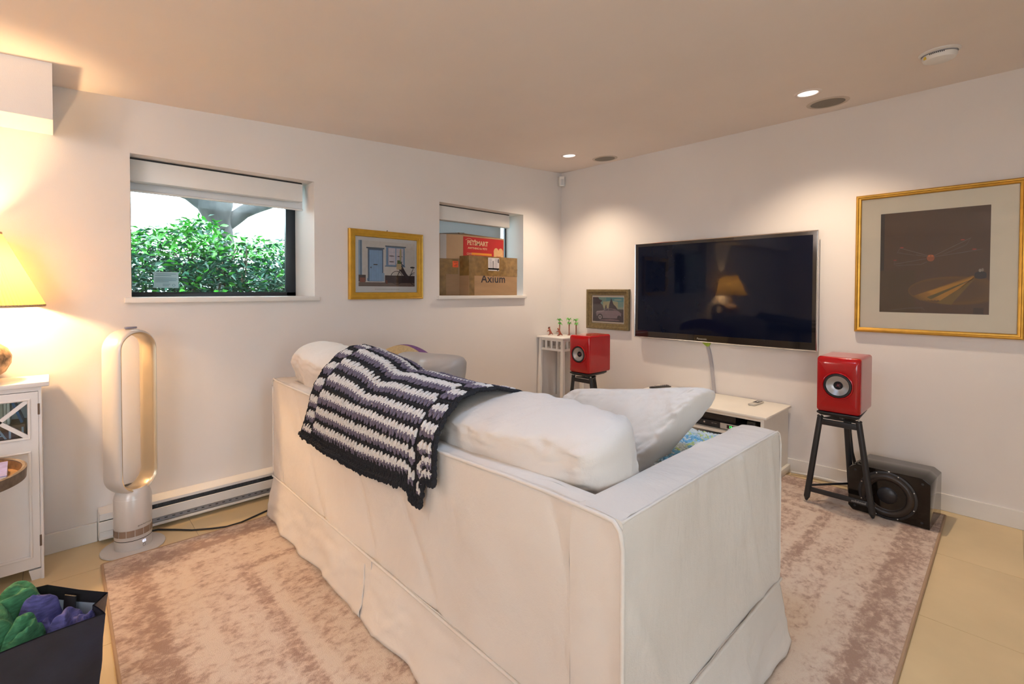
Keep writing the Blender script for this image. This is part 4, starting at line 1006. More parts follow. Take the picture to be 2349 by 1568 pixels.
A += [(line(.66, .20, .76, .50, .012), '#241e1e'), (line(.76, .50, .74, .55, .012), '#241e1e'), (line(.75, .47, .89, .17, .018), '#241e1e'), (line(.72, .42, .89, .16, .07), '#3b2f33'), (line(.88, .16, .97, .42, .010), '#241e1e'), (line(.88, .17, .99, .19, .012), '#241e1e'),
      (circ(.955, .445, .045, .02, 12), '#1e1a1a'), (line(.89, .27, .995, .29, .008), '#241e1e'), (line(.73, .53, .80, .47, .014), '#2b2524'), (rect(.655, .39, .745, .52), '#bfa67e'), (rect(.67, .52, .74, .60), '#5c6a3a'), (circ(.73, .72, .02, .16, 10), '#b0a07a'), (rect(.46, .06, .49, .14), '#7a4436')]
flatart('print', A, S_(-2.065, -1.635, 1.225, 1.532, .0102), pc, cache, .0001, .00002)
lt = [(rect(.0 + k * .062, .2, .04 + k * .062, .8), '#a39a90') for k in range(16)]
flatart('caption', lt, S_(-1.945, -1.755, 1.203, 1.209, .0102), pc, cache, .0001, .00002)

# 2: car photograph on the back wall (a = x, b = z, height towards -y)
tb = lambda a, b, hh: (a, -hh, b)
SB = lambda x0, x1, z0, z1, Y: (lambda a, b, hh: (x0 + a * (x1 - x0), -(Y + hh), z0 + b * (z1 - z0)))
pc2 = picture('framed_photo', 'small olive wood framed photograph of a silver car beside the television', (.325, .770, .860, 1.211), [(0, .001), (0, .026), (.004, .030), (.022, .028), (.026, .020), (.050, .017), (.053, .008)], M['olive'], tb, None, None, 0)
MB().box(.37, .725, -.009, -.001, .905, 1.166).build('mat_board', mat('taupe_mat', (.47, .40, .33), .8), pc2)
MB().box(.374, .721, -.0122, -.0110, .910, 1.161).build('glazing', M['picglass'], pc2)
A = [(rect(0, 0, 1, 1), '#e6dccb'), (rect(.03, .035, .97, .965), '#9aa896'), (rect(.03, .60, .97, .965), '#7fa59c'), (rect(.35, .55, .80, .80), '#b8b48c'), (rect(.45, .80, .97, .965), '#5f9aa0'), (circ(.62, .80, .16, .03, 14), '#a9b89e'), (circ(.80, .87, .12, .03, 14), '#9fb8aa')]
A += [([(.03, .3), (.40, .36), (.38, .50), (.34, .66), (.27, .74), (.33, .84), (.24, .88), (.20, .965), (.03, .965)], '#4a3c42'), ([(.40, .45), (.42, .62), (.45, .70), (.47, .55), (.50, .46)], '#3c3440'), ([(.52, .5), (.54, .68), (.575, .83), (.60, .94), (.63, .84), (.67, .70), (.74, .62), (.80, .50), (.82, .42)], '#3a343e'), (rect(.80, .40, .97, .52), '#4e4a4a'), (rect(.03, .035, .97, .34), '#3f323a'), (rect(.03, .30, .97, .44), '#4a3d45'),
      ([(.25, .10), (.60, .145), (.86, .12), (.84, .085), (.45, .07), (.25, .075)], '#8c7078')]
car = [(.13, .38), (.16, .43), (.34, .455), (.46, .54), (.60, .545), (.74, .52), (.86, .41), (.90, .36), (.89, .22), (.84, .18), (.36, .165), (.33, .20), (.20, .19), (.15, .26)]
A += [(car, '#95828a'), ([(.16, .43), (.34, .455), (.42, .45), (.30, .40), (.14, .385)], '#b3a2aa'), ([(.37, .455), (.46, .525), (.515, .53), (.50, .455)], '#4b4450'), ([(.52, .455), (.53, .53), (.64, .525), (.72, .465)], '#584e5a'), ([(.66, .525), (.74, .505), (.80, .45), (.74, .46)], '#6a5f68'), (circ(.26, .215, .085, .115, 20), '#2e2630'), (circ(.26, .205, .055, .08, 18), '#a89aa0'), (circ(.26, .205, .025, .035, 12), '#5a4e55'), (circ(.84, .20, .06, .09, 18), '#3a323a'), (rect(.38, .30, .80, .306), '#75656d'), (line(.60, .455, .58, .20, .004), '#75656d')]
flatart('print', A, SB(.376, .720, .918, 1.150, .0092), pc2, cache, .0001, .00002)

# 3: large gilt frame on the back wall
pc3 = picture('framed_artwork', 'large gilt framed dark painting with wide cream mat at the right of the wall', (2.342, 3.048, .957, 1.770), [(0, .001), (0, .020), (.003, .026), (.008, .030), (.013, .030), (.016, .025), (.019, .024), (.026, .020), (.028, .015), (.028, .012)], M['gold'], tb, None, None, 0)
MB().box(2.365, 3.025, -.010, -.001, .98, 1.747).build('mat_board', M['matboard'], pc3)
MB().box(2.367, 3.023, -.0170, -.0155, .982, 1.745).build('glazing', M['picglass'], pc3)
A = [(rect(0, 0, 1, 1), '#563a22'), (rect(0, 0, .04, 1), '#35281d'), (rect(0, 0, .35, .42), '#4f3818')]
for k in range(12): A.append((circ(.72 - .01 * k, .22, .44 - .012 * k, .14 - .004 * k, 40), ['#5d3f1c', '#644319', '#6a4718', '#6f4b18', '#6f4b18', '#6c4a19', '#6a4819', '#68471a', '#66451a', '#64441b', '#63431c', '#62421d'][k]))
for k in range(8): A.append(([(.87, .345), (.86 + .004 * k, .36 - .002 * k), (.34 + .02 * k, .17 + .006 * k), (.40 + .03 * k, .12 - .000 * k), (.87, .33)], ['#7a5515', '#855c14', '#8f6313', '#966713', '#9c6b14', '#a06e15', '#b07a18', '#b8801a'][k]))
A += [([(.55, .10), (.88, .33), (.68, .085)], '#7a5c18'), ([(.46, .155), (.89, .34), (.50, .135)], '#66551a')]
A += [(rect(.87, 0, .955, .06), '#3a2616'), (circ(.925, .375, .05, .022, 18), '#241d20'), (rect(.875, .345, .975, .375), '#241d20'), (circ(.925, .345, .05, .018, 18), '#2a2226'), (circ(.92, .405, .012, .016, 8), '#9a8a78'), (circ(.94, .41, .012, .016, 8), '#8a7a68')]
bodyc = '#a3552a'
A += [(circ(.49, .535, .036, .034, 16), bodyc), (circ(.475, .555, .012, .010, 8), '#c96a3a'), (circ(.505, .555, .012, .010, 8), '#c96a3a')]
for (x0, y0, x1, y1, c_) in [(.46, .56, .20, .645, '#7a6a5c'), (.20, .645, .17, .60, '#6a5a4e'), (.17, .60, .33, .57, '#6a5a4e'), (.46, .55, .35, .57, '#6f6054'), (.45, .53, .14, .485, '#6f6054'), (.14, .485, .15, .52, '#6a5a4e'), (.15, .47, .40, .475, '#6a5a4e'), (.46, .50, .40, .475, '#6f6054'),
                            (.52, .555, .84, .71, '#7a6a5c'), (.84, .71, .80, .645, '#6a5a4e'), (.80, .645, .60, .565, '#6a5a4e'), (.52, .545, .94, .60, '#6f6054'), (.94, .60, .73, .57, '#6a5a4e'), (.10, .02, .30, .045, '#6a5a4e'), (.30, .045, .42, .05, '#6a5a4e'), (.42, .05, .45, .02, '#6a5a4e')]:
    A.append((line(x0, y0, x1, y1, .0035), c_))
A += [(circ(.215, .648, .02, .006, 8), '#a8402a'), (circ(.15, .525, .02, .006, 8), '#8a3a28'), (circ(.77, .695, .02, .006, 8), '#a8402a'), (circ(.87, .602, .02, .006, 8), '#a8402a')]
flatart('print', A, SB(2.462, 2.919, 1.079, 1.650, .0102), pc3, cache, .0001, .00002, rough=.5, clip=True)

# ------------------------------------------------------------------ speakers on stands
def speaker(cx, yf, z0, label, rot=0):
    r = thing('bookshelf_speaker', label, 'speaker', (cx, yf + .135, z0), 'red speakers on black stands')
    Wd, Hh, Dp = .200, .300, .272; m_ = MB()
    n = 20; rc = .016
    # superellipse-like rounded section swept in depth; front face bulges
    def sect(k, sc=1.0):
        pts = []
        for (sx, sz, a0) in ((1, -1, -pi / 2), (1, 1, 0), (-1, 1, pi / 2), (-1, -1, pi)):
            for q in range(7):
                a = a0 + pi / 2 * q / 6; pts.append((sx * (Wd / 2 - rc) + rc * cos(a), sz * (Hh / 2 - rc) + rc * sin(a)))
        return pts
    base_s = sect(0); Np = len(base_s)
    # front: grid of cylinder-like curvature in z, with corners rounded by rings
    rings = [(1.0, .272), (1.0, .030), (1.0, .018), (.985, .006), (.955, .001)]
    def bulge(x, z): return -.017 * (1 - (z / (Hh / 2)) ** 2) - .004 * (1 - (x / (Wd / 2)) ** 2)
    b0 = len(m_.v)
    for sc, dp in rings:
        for (x, z) in base_s:
            k = 0 if dp > .1 else (1 - (dp - .001) / .029 * .75 if dp < .031 else 0)
            xx, zz = x * (1 - (1 - sc) * 1.0), z * (1 - (1 - sc) * .7)
            m_.v.append((cx + xx, yf + .004 + dp + bulge(xx, zz) * k, z0 + Hh / 2 + zz))
    for i in range(len(rings) - 1):
        for k in range(Np): m_.f.append((b0 + i * Np + k, b0 + i * Np + (k + 1) % Np, b0 + (i + 1) * Np + (k + 1) % Np, b0 + (i + 1) * Np + k)); m_.m.append(0)
    m_.f.append(tuple(b0 + k for k in range(Np))); m_.m.append(0)
    # front disc rings to a centre around the driver
    last = b0 + (len(rings) - 1) * Np; prev = last
    for sc in (.86, .72, .6):
        s0 = len(m_.v)
        for (x, z) in base_s:
            # blend from rounded rectangle to circle
            t = (1 - sc) / .4; ang = math.atan2(z, x); rx, rz = .072 * cos(ang), .072 * sin(ang)
            xx = x * .955 * (1 - t) + rx * t; zz = z * .968 * (1 - t) + rz * t
            m_.v.append((cx + xx, yf + .005 + bulge(xx, zz) + (.003 if t > .99 else 0), z0 + Hh / 2 + zz))
        for k in range(Np): m_.f.append((prev + k, prev + (k + 1) % Np, s0 + (k + 1) % Np, s0 + k)); m_.m.append(0)
        prev = s0
    m_.build('cabinet', M['red'], r, smooth=True, angle=50)
    yc = yf + .005 - .0205; zc = z0 + Hh / 2; ax = (0, -1, 0); c = (cx, yc, zc)
    MB().lathe([(.073, -.004), (.071, .002), (.067, .0035), (.064, -.002)], c, 48, axis=ax).build('driver_ring', M['red'], r, smooth=True)
    MB().lathe([(.0645, -.004), (.063, .001), (.057, .0035), (.052, -.001)], c, 48, axis=ax).build('surround', M['rubber'], r, smooth=True)
    tk = MB()
    for k in range(36):
        a = 2 * pi * k / 36; tk.bar((cx + .053 * cos(a), yc - .0025, zc + .053 * sin(a)), (cx + .063 * cos(a), yc - .0012, zc + .063 * sin(a)), .0015, .002)
    tk.build('surround_ribs', M['black'], r)
    MB().lathe([(.052, -.001), (.036, -.010), (.022, -.018), (.021, -.018)], c, 48, axis=ax).build('cone', mat('aluminium_cone', (.42, .42, .43), .35, metal=.7), r, smooth=True)
    MB().lathe([(.0215, -.017), (.020, -.015), (.018, -.019), (.008, -.024)], c, 32, axis=ax).build('tweeter_ring', M['rubber'], r, smooth=True)
    MB().lathe([(.012, -.024), (.009, -.016), (.004, -.012), (0, -.011)], c, 24, axis=ax).build('tweeter_dome', mat('rose_dome', (.22, .05, .06), .35, metal=.5), r, smooth=True)
    fn_ = MB()
    for k in range(8):
        a = 2 * pi * k / 8; fn_.bar((cx + .003 * cos(a), yc + .013, zc + .003 * sin(a)), (cx + .017 * cos(a), yc + .016, zc + .017 * sin(a)), .0014, .003)
    fn_.build('phase_fins', M['black'], r)
    return r
def stand(cx, yf, zt, label, word, tw=0.0):
    r = thing('speaker_stand', label, 'stand', (cx, yf + .13, 0), 'black three-legged speaker stands')
    B_ = M['black']; R3 = .0
    zf = .012
    def q(x, y): # twist about centre
        dx, dy = x, y - .13; return (cx + dx * cos(tw) - dy * sin(tw), yf + .13 + dx * sin(tw) + dy * cos(tw))
    MB().prism([q(-.098, .0), q(.098, .0), q(.086, .255), q(-.086, .255)], zt - .012, zt - .002).build('top_plate', B_, r, bevel=.003)
    pl = MB(); pl.add([(*q(-.080, .018), zt - .024), (*q(.080, .018), zt - .024), (*q(.070, .235), zt - .024), (*q(-.070, .235), zt - .024), (*q(-.096, .002), zt - .012), (*q(.096, .002), zt - .012), (*q(.085, .253), zt - .012), (*q(-.085, .253), zt - .012)], [(3, 2, 1, 0), (4, 5, 6, 7), (0, 1, 5, 4), (1, 2, 6, 5), (2, 3, 7, 6), (3, 0, 4, 7)]); pl.build('bevelled_tray', B_, r)
    legs = [((-.088, .035), (-.150, .045)), ((.088, .035), (.150, .045)), ((0.0, .19), (.012, .285))]
    for (a, b) in legs:
        t0 = Vector((*q(*a), zt - .040)); t1 = Vector((*q(*b), zf + .030)); d_ = (t1 - t0).normalized()
        MB().tube([t0, t0 + d_ * .006, t1 - d_ * .012, t1], [.013, .0145, .0155, .0155], 16).build('leg', B_, r, smooth=True, angle=50)
        MB().tube([t1, t1 + d_ * .022], [.0155, .006], 16).tube([t1 + d_ * .020, Vector((*q(*b), zf)) ], [.004, .0015], 8, mi=1).build('spike', [B_, M['steel']], r, smooth=True, angle=50)
        MB().tube([t0 - d_ * .002, Vector((*q(a[0], a[1]), zt - .024))], [.006, .005], 10).build('spacer', M['steel'], r, smooth=True)
        MB().lathe([(.0135, -.002), (.0155, 0), (.0155, .006), (.0135, .008)], t0, 16, cap=True, axis=-d_).build('leg_cap', B_, r, smooth=True)
    def along(k, z):
        a, b = legs[k]; t = (zt - .040 - z) / (zt - .040 - zf - .03); return Vector((*q(a[0] + (b[0] - a[0]) * t, a[1] + (b[1] - a[1]) * t), z))
    MB().bar(along(0, zt - .066), along(1, zt - .066), .016, .030).build('top_crossbar', B_, r, bevel=.003)
    fb = MB().bar(along(0, zf + .075), along(1, zf + .075), .014, .026).build('lower_crossbar', B_, r, bevel=.003)
    MB().tube([along(0, zf + .095), along(2, zf + .085)], .006, 10).build('brace', B_, r, smooth=True); MB().tube([along(1, zf + .095), along(2, zf + .085)], .006, 10).build('brace', B_, r, smooth=True)
    MB().prism([q(-.08, .06), q(.08, .06), q(0.02, .20), q(-.02, .20)], zt - .052, zt - .046).build('web_plate', B_, r)
    MB().lathe([(.012, -.024), (.014, 0)], (*q(0, .10), zt - .024), 14, cap=True).build('centre_boss', M['steel'], r, smooth=True)
    if word:
        p = (along(0, zf + .075) * .18 + along(1, zf + .075) * .82) + Vector((0, -.0072, 0)); text('lettering', word, .017, p, (cos(tw), sin(tw), 0), (0, 0, 1), mat('stand_print', (.45, .43, .4), .5), r, depth=.0003)
    return r
stand(2.366, -.500, .547, 'black three-legged speaker stand beside the subwoofer', 'solidsteel', radians(0))
speaker(2.366, -.500, .546, 'glossy red bookshelf speaker on a stand below the gilt frame')
stand(.622, -.500, .543, 'black three-legged speaker stand beside the white plant stand', 'solidsteel')
speaker(.622, -.500, .542, 'glossy red bookshelf speaker beside the white plant stand')
tag(MB().tube([(2.370, -.225, .60), (2.36, -.16, .56), (2.345, -.12, .48), (2.345, -.10, .36), (2.355, -.09, .24), (2.375, -.075, .14), (2.41, -.06, .05), (2.44, -.05, .014)], .009, 10).build('speaker_cable', M['rubber'], smooth=True, angle=180), 'thick black cable hanging down behind the right red speaker', 'cable')
tag(MB().tube([(2.02, -.05, .018), (2.10, -.028, .018), (2.22, -.024, .018), (2.37, -.024, .018), (2.47, -.025, .018)], .0075, 8).build('wall_cable', M['white'], smooth=True, angle=180), 'white cable lying along the baseboard right of the console', 'cable')

# ------------------------------------------------------------------ subwoofer
sw = thing('subwoofer', 'glossy black subwoofer with clipped corners on the rug corner', 'subwoofer', (2.575, -.24, .012))
def swp(poly, y0, y1, skx=.020):
    m_ = MB(); n = len(poly); m_.v = [(x, y0, z) for x, z in poly] + [(x + skx, y1, z) for x, z in poly]
    m_.f = [tuple(range(n))[::-1], tuple(range(n, 2 * n))] + [(i, (i + 1) % n, n + (i + 1) % n, n + i) for i in range(n)]; m_.m = [0] * len(m_.f); return m_
wx0, wx1, wz0, wz1, ch = 2.398, 2.737, .014, .262, .020
oct_ = [(wx0 + ch, wz0), (wx1, wz0), (wx1, wz1 - ch * 1.1), (wx1 - ch * 1.5, wz1), (wx0 + ch * 1.5, wz1), (wx0, wz1 - ch * 1.1), (wx0, wz0 + ch)]
swp(oct_, -.388, -.125).build('cabinet', mat('piano_black', (.016, .015, .012), .10, coat=.25, spec=.5), sw, bevel=.0015, seg=1)
swp([(x * .992 + .008 * 2.567, z * .985 + .015 * .138) for x, z in oct_], -.3905, -.388, 0).build('baffle', M['darkwd'], sw)
c = (2.567, -.391, .136); ax = (0, -1, 0)
MB().lathe([(.122, 0), (.124, .003), (.120, .006), (.112, .006)], c, 64, axis=ax).build('driver_frame', M['black'], sw, smooth=True)
MB().lathe([(.112, .004), (.104, .013), (.094, .016), (.084, .012), (.078, .002)], c, 64, axis=ax).build('rubber_surround', mat('brown_rubber', (.028, .020, .016), .35), sw, smooth=True)
MB().lathe([(.078, .002), (.062, -.010), (.050, -.016)], c, 64, axis=ax).build('cone', mat('paper_cone', (.03, .022, .018), .4), sw, smooth=True)
MB().lathe([(.052, -.014), (.048, -.004), (.034, .006), (.016, .011), (0, .012)], c, 40, axis=ax).build('dust_cap', mat('dust_cap', (.012, .012, .016), .35), sw, smooth=True)
for (x, z) in ((wx0 + .03, wz1 - .028), (wx1 - .03, wz1 - .028), (wx0 + .03, wz0 + .025), (wx1 - .03, wz0 + .025)):
    MB().lathe([(.006, 0), (.006, .002), (.003, .003), (0, .003)], (x, -.3905, z), 12, axis=ax).build('grille_socket', M['rubber'], sw, smooth=True)
for k in range(8):
    a = 2 * pi * (k + .5) / 8; MB().lathe([(.003, 0), (.003, .002), (0, .003)], (c[0] + .1175 * cos(a), -.397, c[2] + .1175 * sin(a)), 8, axis=ax).build('screw', M['steel'], sw)

# ------------------------------------------------------------------ media console and devices
mc = thing('media_console', 'low cream-white media console against the wall under the television', 'console', (1.53, -.25, .0))
K = M['console']; A0, A1, B0, B1 = 1.062, 1.988, -.462, -.014
MB().box(A0 - .018, A1 + .018, B0 - .014, B1, .431, .447).build('top', K, mc, bevel=.004)
for a in (A0, A1 - .020): MB().box(a, a + .020, B0, B1, .0125, .431).build('side_panel', K, mc, bevel=.001, seg=1)
MB().box(A0 + .02, A1 - .02, B0 + .004, B0 + .018, .412, .431).build('top_rail', K, mc)
MB().box(A0 + .02, A1 - .02, B1 - .006, B1, .06, .431).build('back_panel', M['black'], mc)
for z in (.295, .06): MB().box(A0 + .02, A1 - .02, B0 + .006, B1 - .006, z, z + .018).build('shelf', K, mc)
MB().box(A0 - .012, A1 + .018, B0 - .012, B1 - .004, .0125, .058).build('plinth', K, mc, bevel=.003)
MB().box(1.515, 1.533, B0 + .012, B1 - .006, .078, .295).build('divider', K, mc)
av = thing('media_player', 'slim black media player with silver panel and green clock digits in the console', 'player', (1.70, -.34, .313))
MB().box(1.50, 1.865, -.430, -.20, .316, .355).build('case', M['black'], av, bevel=.002)
MB().box(1.715, 1.862, -.4335, -.430, .318, .354).build('silver_panel', M['silver'], av, bevel=.001, seg=1)
MB().box(1.758, 1.812, -.4345, -.4335, .326, .347).build('display_window', M['blackgl'], av)
text('clock_digits', '12:4', .018, (1.788, -.4352, .3365), (1, 0, 0), (0, 0, 1), mat('led_green', (.05, .8, .1), .5, emit=(.05, 1, .12), estr=3), av, depth=.0003)
MB().lathe([(.006, 0), (.006, .004), (0, .005)], (1.612, -.430, .340), 14, axis=(0, -1, 0)).build('knob', M['chrome'], av, smooth=True)
text('lettering', 'SET TOP', .009, (1.675, -.4304, .340), (1, 0, 0), (0, 0, 1), mat('grey_print2', (.3, .28, .27), .5), av, depth=.0002)
for x in (1.53, 1.84): MB().box(x - .01, x + .01, -.42, -.40, .313, .316).build('foot', M['rubber'], av)
ab = thing('game_console', 'flat dark box lying on top of the media player in the console', 'device', (1.63, -.33, .356))
MB().box(1.46, 1.805, -.415, -.19, .3555, .400).build('case', mat('dark_brown_plastic', (.02, .014, .012), .4), ab, bevel=.003); MB().box(1.47, 1.795, -.4165, -.415, .374, .378).build('front_slot', M['blackgl'], ab)
rt = thing('router', 'small dark rounded box in the right end of the console shelf', 'device', (1.91, -.33, .313))
MB().box(1.872, 1.925, -.42, -.24, .3135, .395).build('case', mat('dark_olive_plastic', (.02, .02, .014), .35), rt, bevel=.010, seg=3); MB().box(1.88, 1.917, -.4215, -.4195, .33, .38).build('vent', M['black'], rt)
dv = thing('disc_player', 'black disc player on the lower console shelf', 'device', (1.70, -.33, .078))
MB().box(1.56, 1.92, -.43, -.16, .0785, .16).build('case', M['black'], dv, bevel=.003); MB().box(1.62, 1.78, -.4315, -.430, .12, .135).build('disc_tray', M['blackgl'], dv)

# remote controls
rc = thing('remote_control', 'black curved remote control on the left of the console top', 'remote', (1.135, -.155, .447))
p0, p1 = Vector((1.100, -.245, .456)), Vector((1.175, -.062, .456)); d_ = (p1 - p0).normalized(); s_ = Vector((0, 0, 1)).cross(d_)
def rfn(u, v):
    a = 2 * pi * v; t = u; w_ = .024 * (1 - .25 * sin(pi * t) + .12 * (1 - t)) * sqrt(max(.0, 1 - (2 * t - 1) ** 10)); hh = .009 + .004 * (1 - t) - .002 * sin(pi * t)
    return p0.lerp(p1, t) + s_ * w_ * cos(a) + Vector((0, 0, .001 + hh * sin(a) * sqrt(max(0, 1 - (2 * t - 1) ** 8)) + .004 * sin(pi * t)))
MB().grid(lambda u, v: rfn(v, u), 20, 24, closeu=True).build('shell', M['blackgl'], rc, smooth=True, angle=180)
for i in range(7):
    for j in range(3):
        c = p0.lerp(p1, .30 + i * .09) + s_ * (j - 1) * .011 + Vector((0, 0, .0135)); MB().lathe([(.0035, -.003), (.0035, .001), (0, .0018)], c, 8).build('button', mat('btn', (.10, .10, .10), .5) if i == 0 and j == 0 else bpy.data.materials.get('btn', M['rubber']), rc)
rc2 = thing('remote_control', 'slim white remote control with black keypad on the right of the console top', 'remote', (1.832, -.145, .447))
e0, e1 = Vector((1.828, -.222, .4475)), Vector((1.838, -.080, .4475)); d_ = (e1 - e0).normalized(); s_ = Vector((0, 0, 1)).cross(d_)
def rb(m_, a, b, w_, z0, z1):
    pa, pb = e0.lerp(e1, a), e0.lerp(e1, b); Z = Vector((0, 0, 1)); m_.hexa([pa - s_ * w_ + Z * z0, pa + s_ * w_ + Z * z0, pb + s_ * w_ + Z * z0, pb - s_ * w_ + Z * z0], [pa - s_ * w_ + Z * z1, pa + s_ * w_ + Z * z1, pb + s_ * w_ + Z * z1, pb - s_ * w_ + Z * z1]); return m_
rb(MB(), 0, 1, .021, 0, .012).build('shell', mat('remote_white', (.55, .52, .46), .4), rc2, bevel=.003)
rb(MB(), .42, .97, .0165, .012, .0128).build('keypad', M['rubber'], rc2); rb(MB(), .60, .68, .005, .0128, .0136).build('key', M['white'], rc2); rb(MB(), .76, .88, .010, .0128, .0136).build('key', M['silver'], rc2)

# ------------------------------------------------------------------ plant stand with toys
ps = thing('plant_stand', 'tall white slatted plant stand in the corner behind the left speaker', 'stand', (.168, -.19, 0))
PZ = .786; q0x, q1x, q0y, q1y = .006, .322, -.345, -.030
MB().box(q0x, q1x, q0y, q1y, PZ - .014, PZ).build('top', M['white'], ps, bevel=.003)
lw = .013
cs = [(q0x + .030, q0y + .030), (q1x - .030, q0y + .030), (q1x - .030, q1y - .030), (q0x + .030, q1y - .030)]
for i, (x, y) in enumerate(cs):
    ox = -.014 if x < .16 else .012; oy = -.014 if y < -.19 else .010
    def rg(x, y, z, w_): return [(x - w_, y - w_, z), (x + w_, y - w_, z), (x + w_, y + w_, z), (x - w_, y + w_, z)]
    MB().hexa(rg(x + ox, y + oy, .0, .017), rg(x, y, PZ - .014, .0135)).build('leg', M['white'], ps, bevel=.0015, seg=1)
for i in range(4):
    (xa, ya), (xb, yb) = cs[i], cs[(i + 1) % 4]
    for z in (PZ - .026, PZ - .112): MB().bar((xa, ya, z), (xb, yb, z), .014, .020).build('rail', M['white'], ps)
    for k in (1, 2, 3):
        t = k / 4; x, y = xa + (xb - xa) * t, ya + (yb - ya) * t
        MB().box(x - .008, x + .008, y - .005, y + .005, PZ - .104, PZ - .034).build('slat', M['white'], ps)
MB().box(q0x + .026, q1x - .024, q0y + .024, q1y - .024, .204, .222).build('lower_shelf', M['white'], ps, bevel=.002)
def palm(x, y, hh, seed, label, dbl=True):
    r = thing('toy_palm_tree', label, 'toy', (x, y, PZ), 'plastic palm trees on the plant stand'); rn = random.Random(seed)
    G = mat('palm_green', (.16, .50, .10), .4); Bn = mat('palm_brown', (.26, .05, .02), .45)
    tips = []
    for k, (dx, f) in enumerate(((-.006, 1.0), (.010, .74))):
        P = [Vector((x + dx * t * 1.2, y - dx * t, PZ + hh * f * t)) for t in (0, .25, .5, .75, 1)]
        m_ = MB().tube(P, [.0045, .0038, .0034, .003, .0028], 8)
        for t in (.3, .5, .7, .9): c_ = P[0].lerp(P[-1], t); m_.lathe([(.003, 0), (.0045, .002), (.003, .004)], c_, 8)
        m_.build('trunk', Bn, r, smooth=True); tips.append(P[-1])
        for q in range(7):
            a = 2 * pi * q / 7 + seed; Lf = .040 * (1 if k == 0 else .75); d_ = Vector((cos(a), sin(a), 0)); s_ = Vector((-sin(a), cos(a), 0)); c_ = P[-1]
            pts = [c_, c_ + d_ * Lf * .45 + Vector((0, 0, .016 + .008 * (q % 2))), c_ + d_ * Lf + Vector((0, 0, .012 + .016 * (q % 3 - 1)))]
            MB().add([pts[0] + s_ * .0015, pts[1] + s_ * .009, pts[2], pts[1] - s_ * .009, pts[0] - s_ * .0015, pts[1] + Vector((0, 0, .002))], [(0, 1, 5), (1, 2, 5), (2, 3, 5), (3, 4, 5), (4, 0, 5)]).build('frond', G, r, fix=False)
    MB().lathe([(0, 0), (.016, 0), (.014, .003), (.004, .005)], (x, y, PZ), 16).build('base', Bn, r, smooth=True)
palm(.075, -.105, .125, 1, 'toy palm tree furthest left on the plant stand')
palm(.165, -.075, .135, 2, 'toy palm tree in the middle of the plant stand')
palm(.235, -.060, .130, 3, 'toy palm tree furthest right, with no kangaroo, on the plant stand')
def roo(x, y, label, hat):
    r = thing('toy_kangaroo', label, 'toy', (x, y, PZ), 'toy kangaroos on the plant stand'); Br = mat('toy_rust', (.30, .06, .03), .45); Dk = mat('toy_dark', (.05, .025, .02), .5)
    def skin(edges, rad, name, m):
        vs, es = edges; me = bpy.data.meshes.new(name); me.from_pydata([(x + a, y + b, PZ + c) for a, b, c in vs], es, [])
        me.materials.append(m); o = bpy.data.objects.new(name, me); COL.objects.link(o); child(o, r)
        md = o.modifiers.new('skin', 'SKIN'); sv = me.skin_vertices[0].data if me.skin_vertices else None
        if sv is None:
            bm = bmesh.new(); bm.from_mesh(me); bm.verts.layers.skin.verify(); bm.to_mesh(me); bm.free(); sv = me.skin_vertices[0].data
        for i, q in enumerate(rad): sv[i].radius = (q, q)
        sv[0].use_root = True
        s2 = o.modifiers.new('sub', 'SUBSURF'); s2.levels = 1; s2.render_levels = 1
        return o
    # pelvis, chest, neck, head, muzzle, hips/feet, tail, arms
    v = [(0, 0, .028), (-.002, -.002, .044), (-.006, -.004, .056), (-.010, -.006, .066), (-.022, -.010, .063),
         (.006, -.009, .020), (-.002, -.012, .006), (-.018, -.016, .003), (-.006, .009, .020), (-.012, .010, .006), (-.028, .006, .003),
         (.014, .006, .016), (.026, .012, .006), (-.016, -.016, .040), (-.024, -.020, .034), (-.016, .010, .042), (-.026, .008, .036), (-.004, -.008, .076), (-.004, .002, .077)]
    e = [(0, 1), (1, 2), (2, 3), (3, 4), (0, 5), (5, 6), (6, 7), (0, 8), (8, 9), (9, 10), (0, 11), (11, 12), (1, 13), (13, 14), (1, 15), (15, 16), (3, 17), (3, 18)]
    skin((v, e), [.012, .010, .006, .008, .004, .008, .004, .003, .008, .004, .003, .006, .003, .004, .003, .004, .003, .002, .002], 'body', Br)
    MB().lathe([(0, .009), (.007, .007), (.008, 0), (.005, -.003)], (x - .010, y - .006, PZ + .068), 12).build('hat' if hat else 'dark_head_cap', mat('toy_cream', (.75, .60, .38), .5) if hat else Dk, r, smooth=True)
roo(.045, -.200, 'rust-brown toy kangaroo figure at the left of the plant stand', False)
roo(.150, -.190, 'rust-brown toy kangaroo figure wearing a cream hat, nearer the red speaker', True)

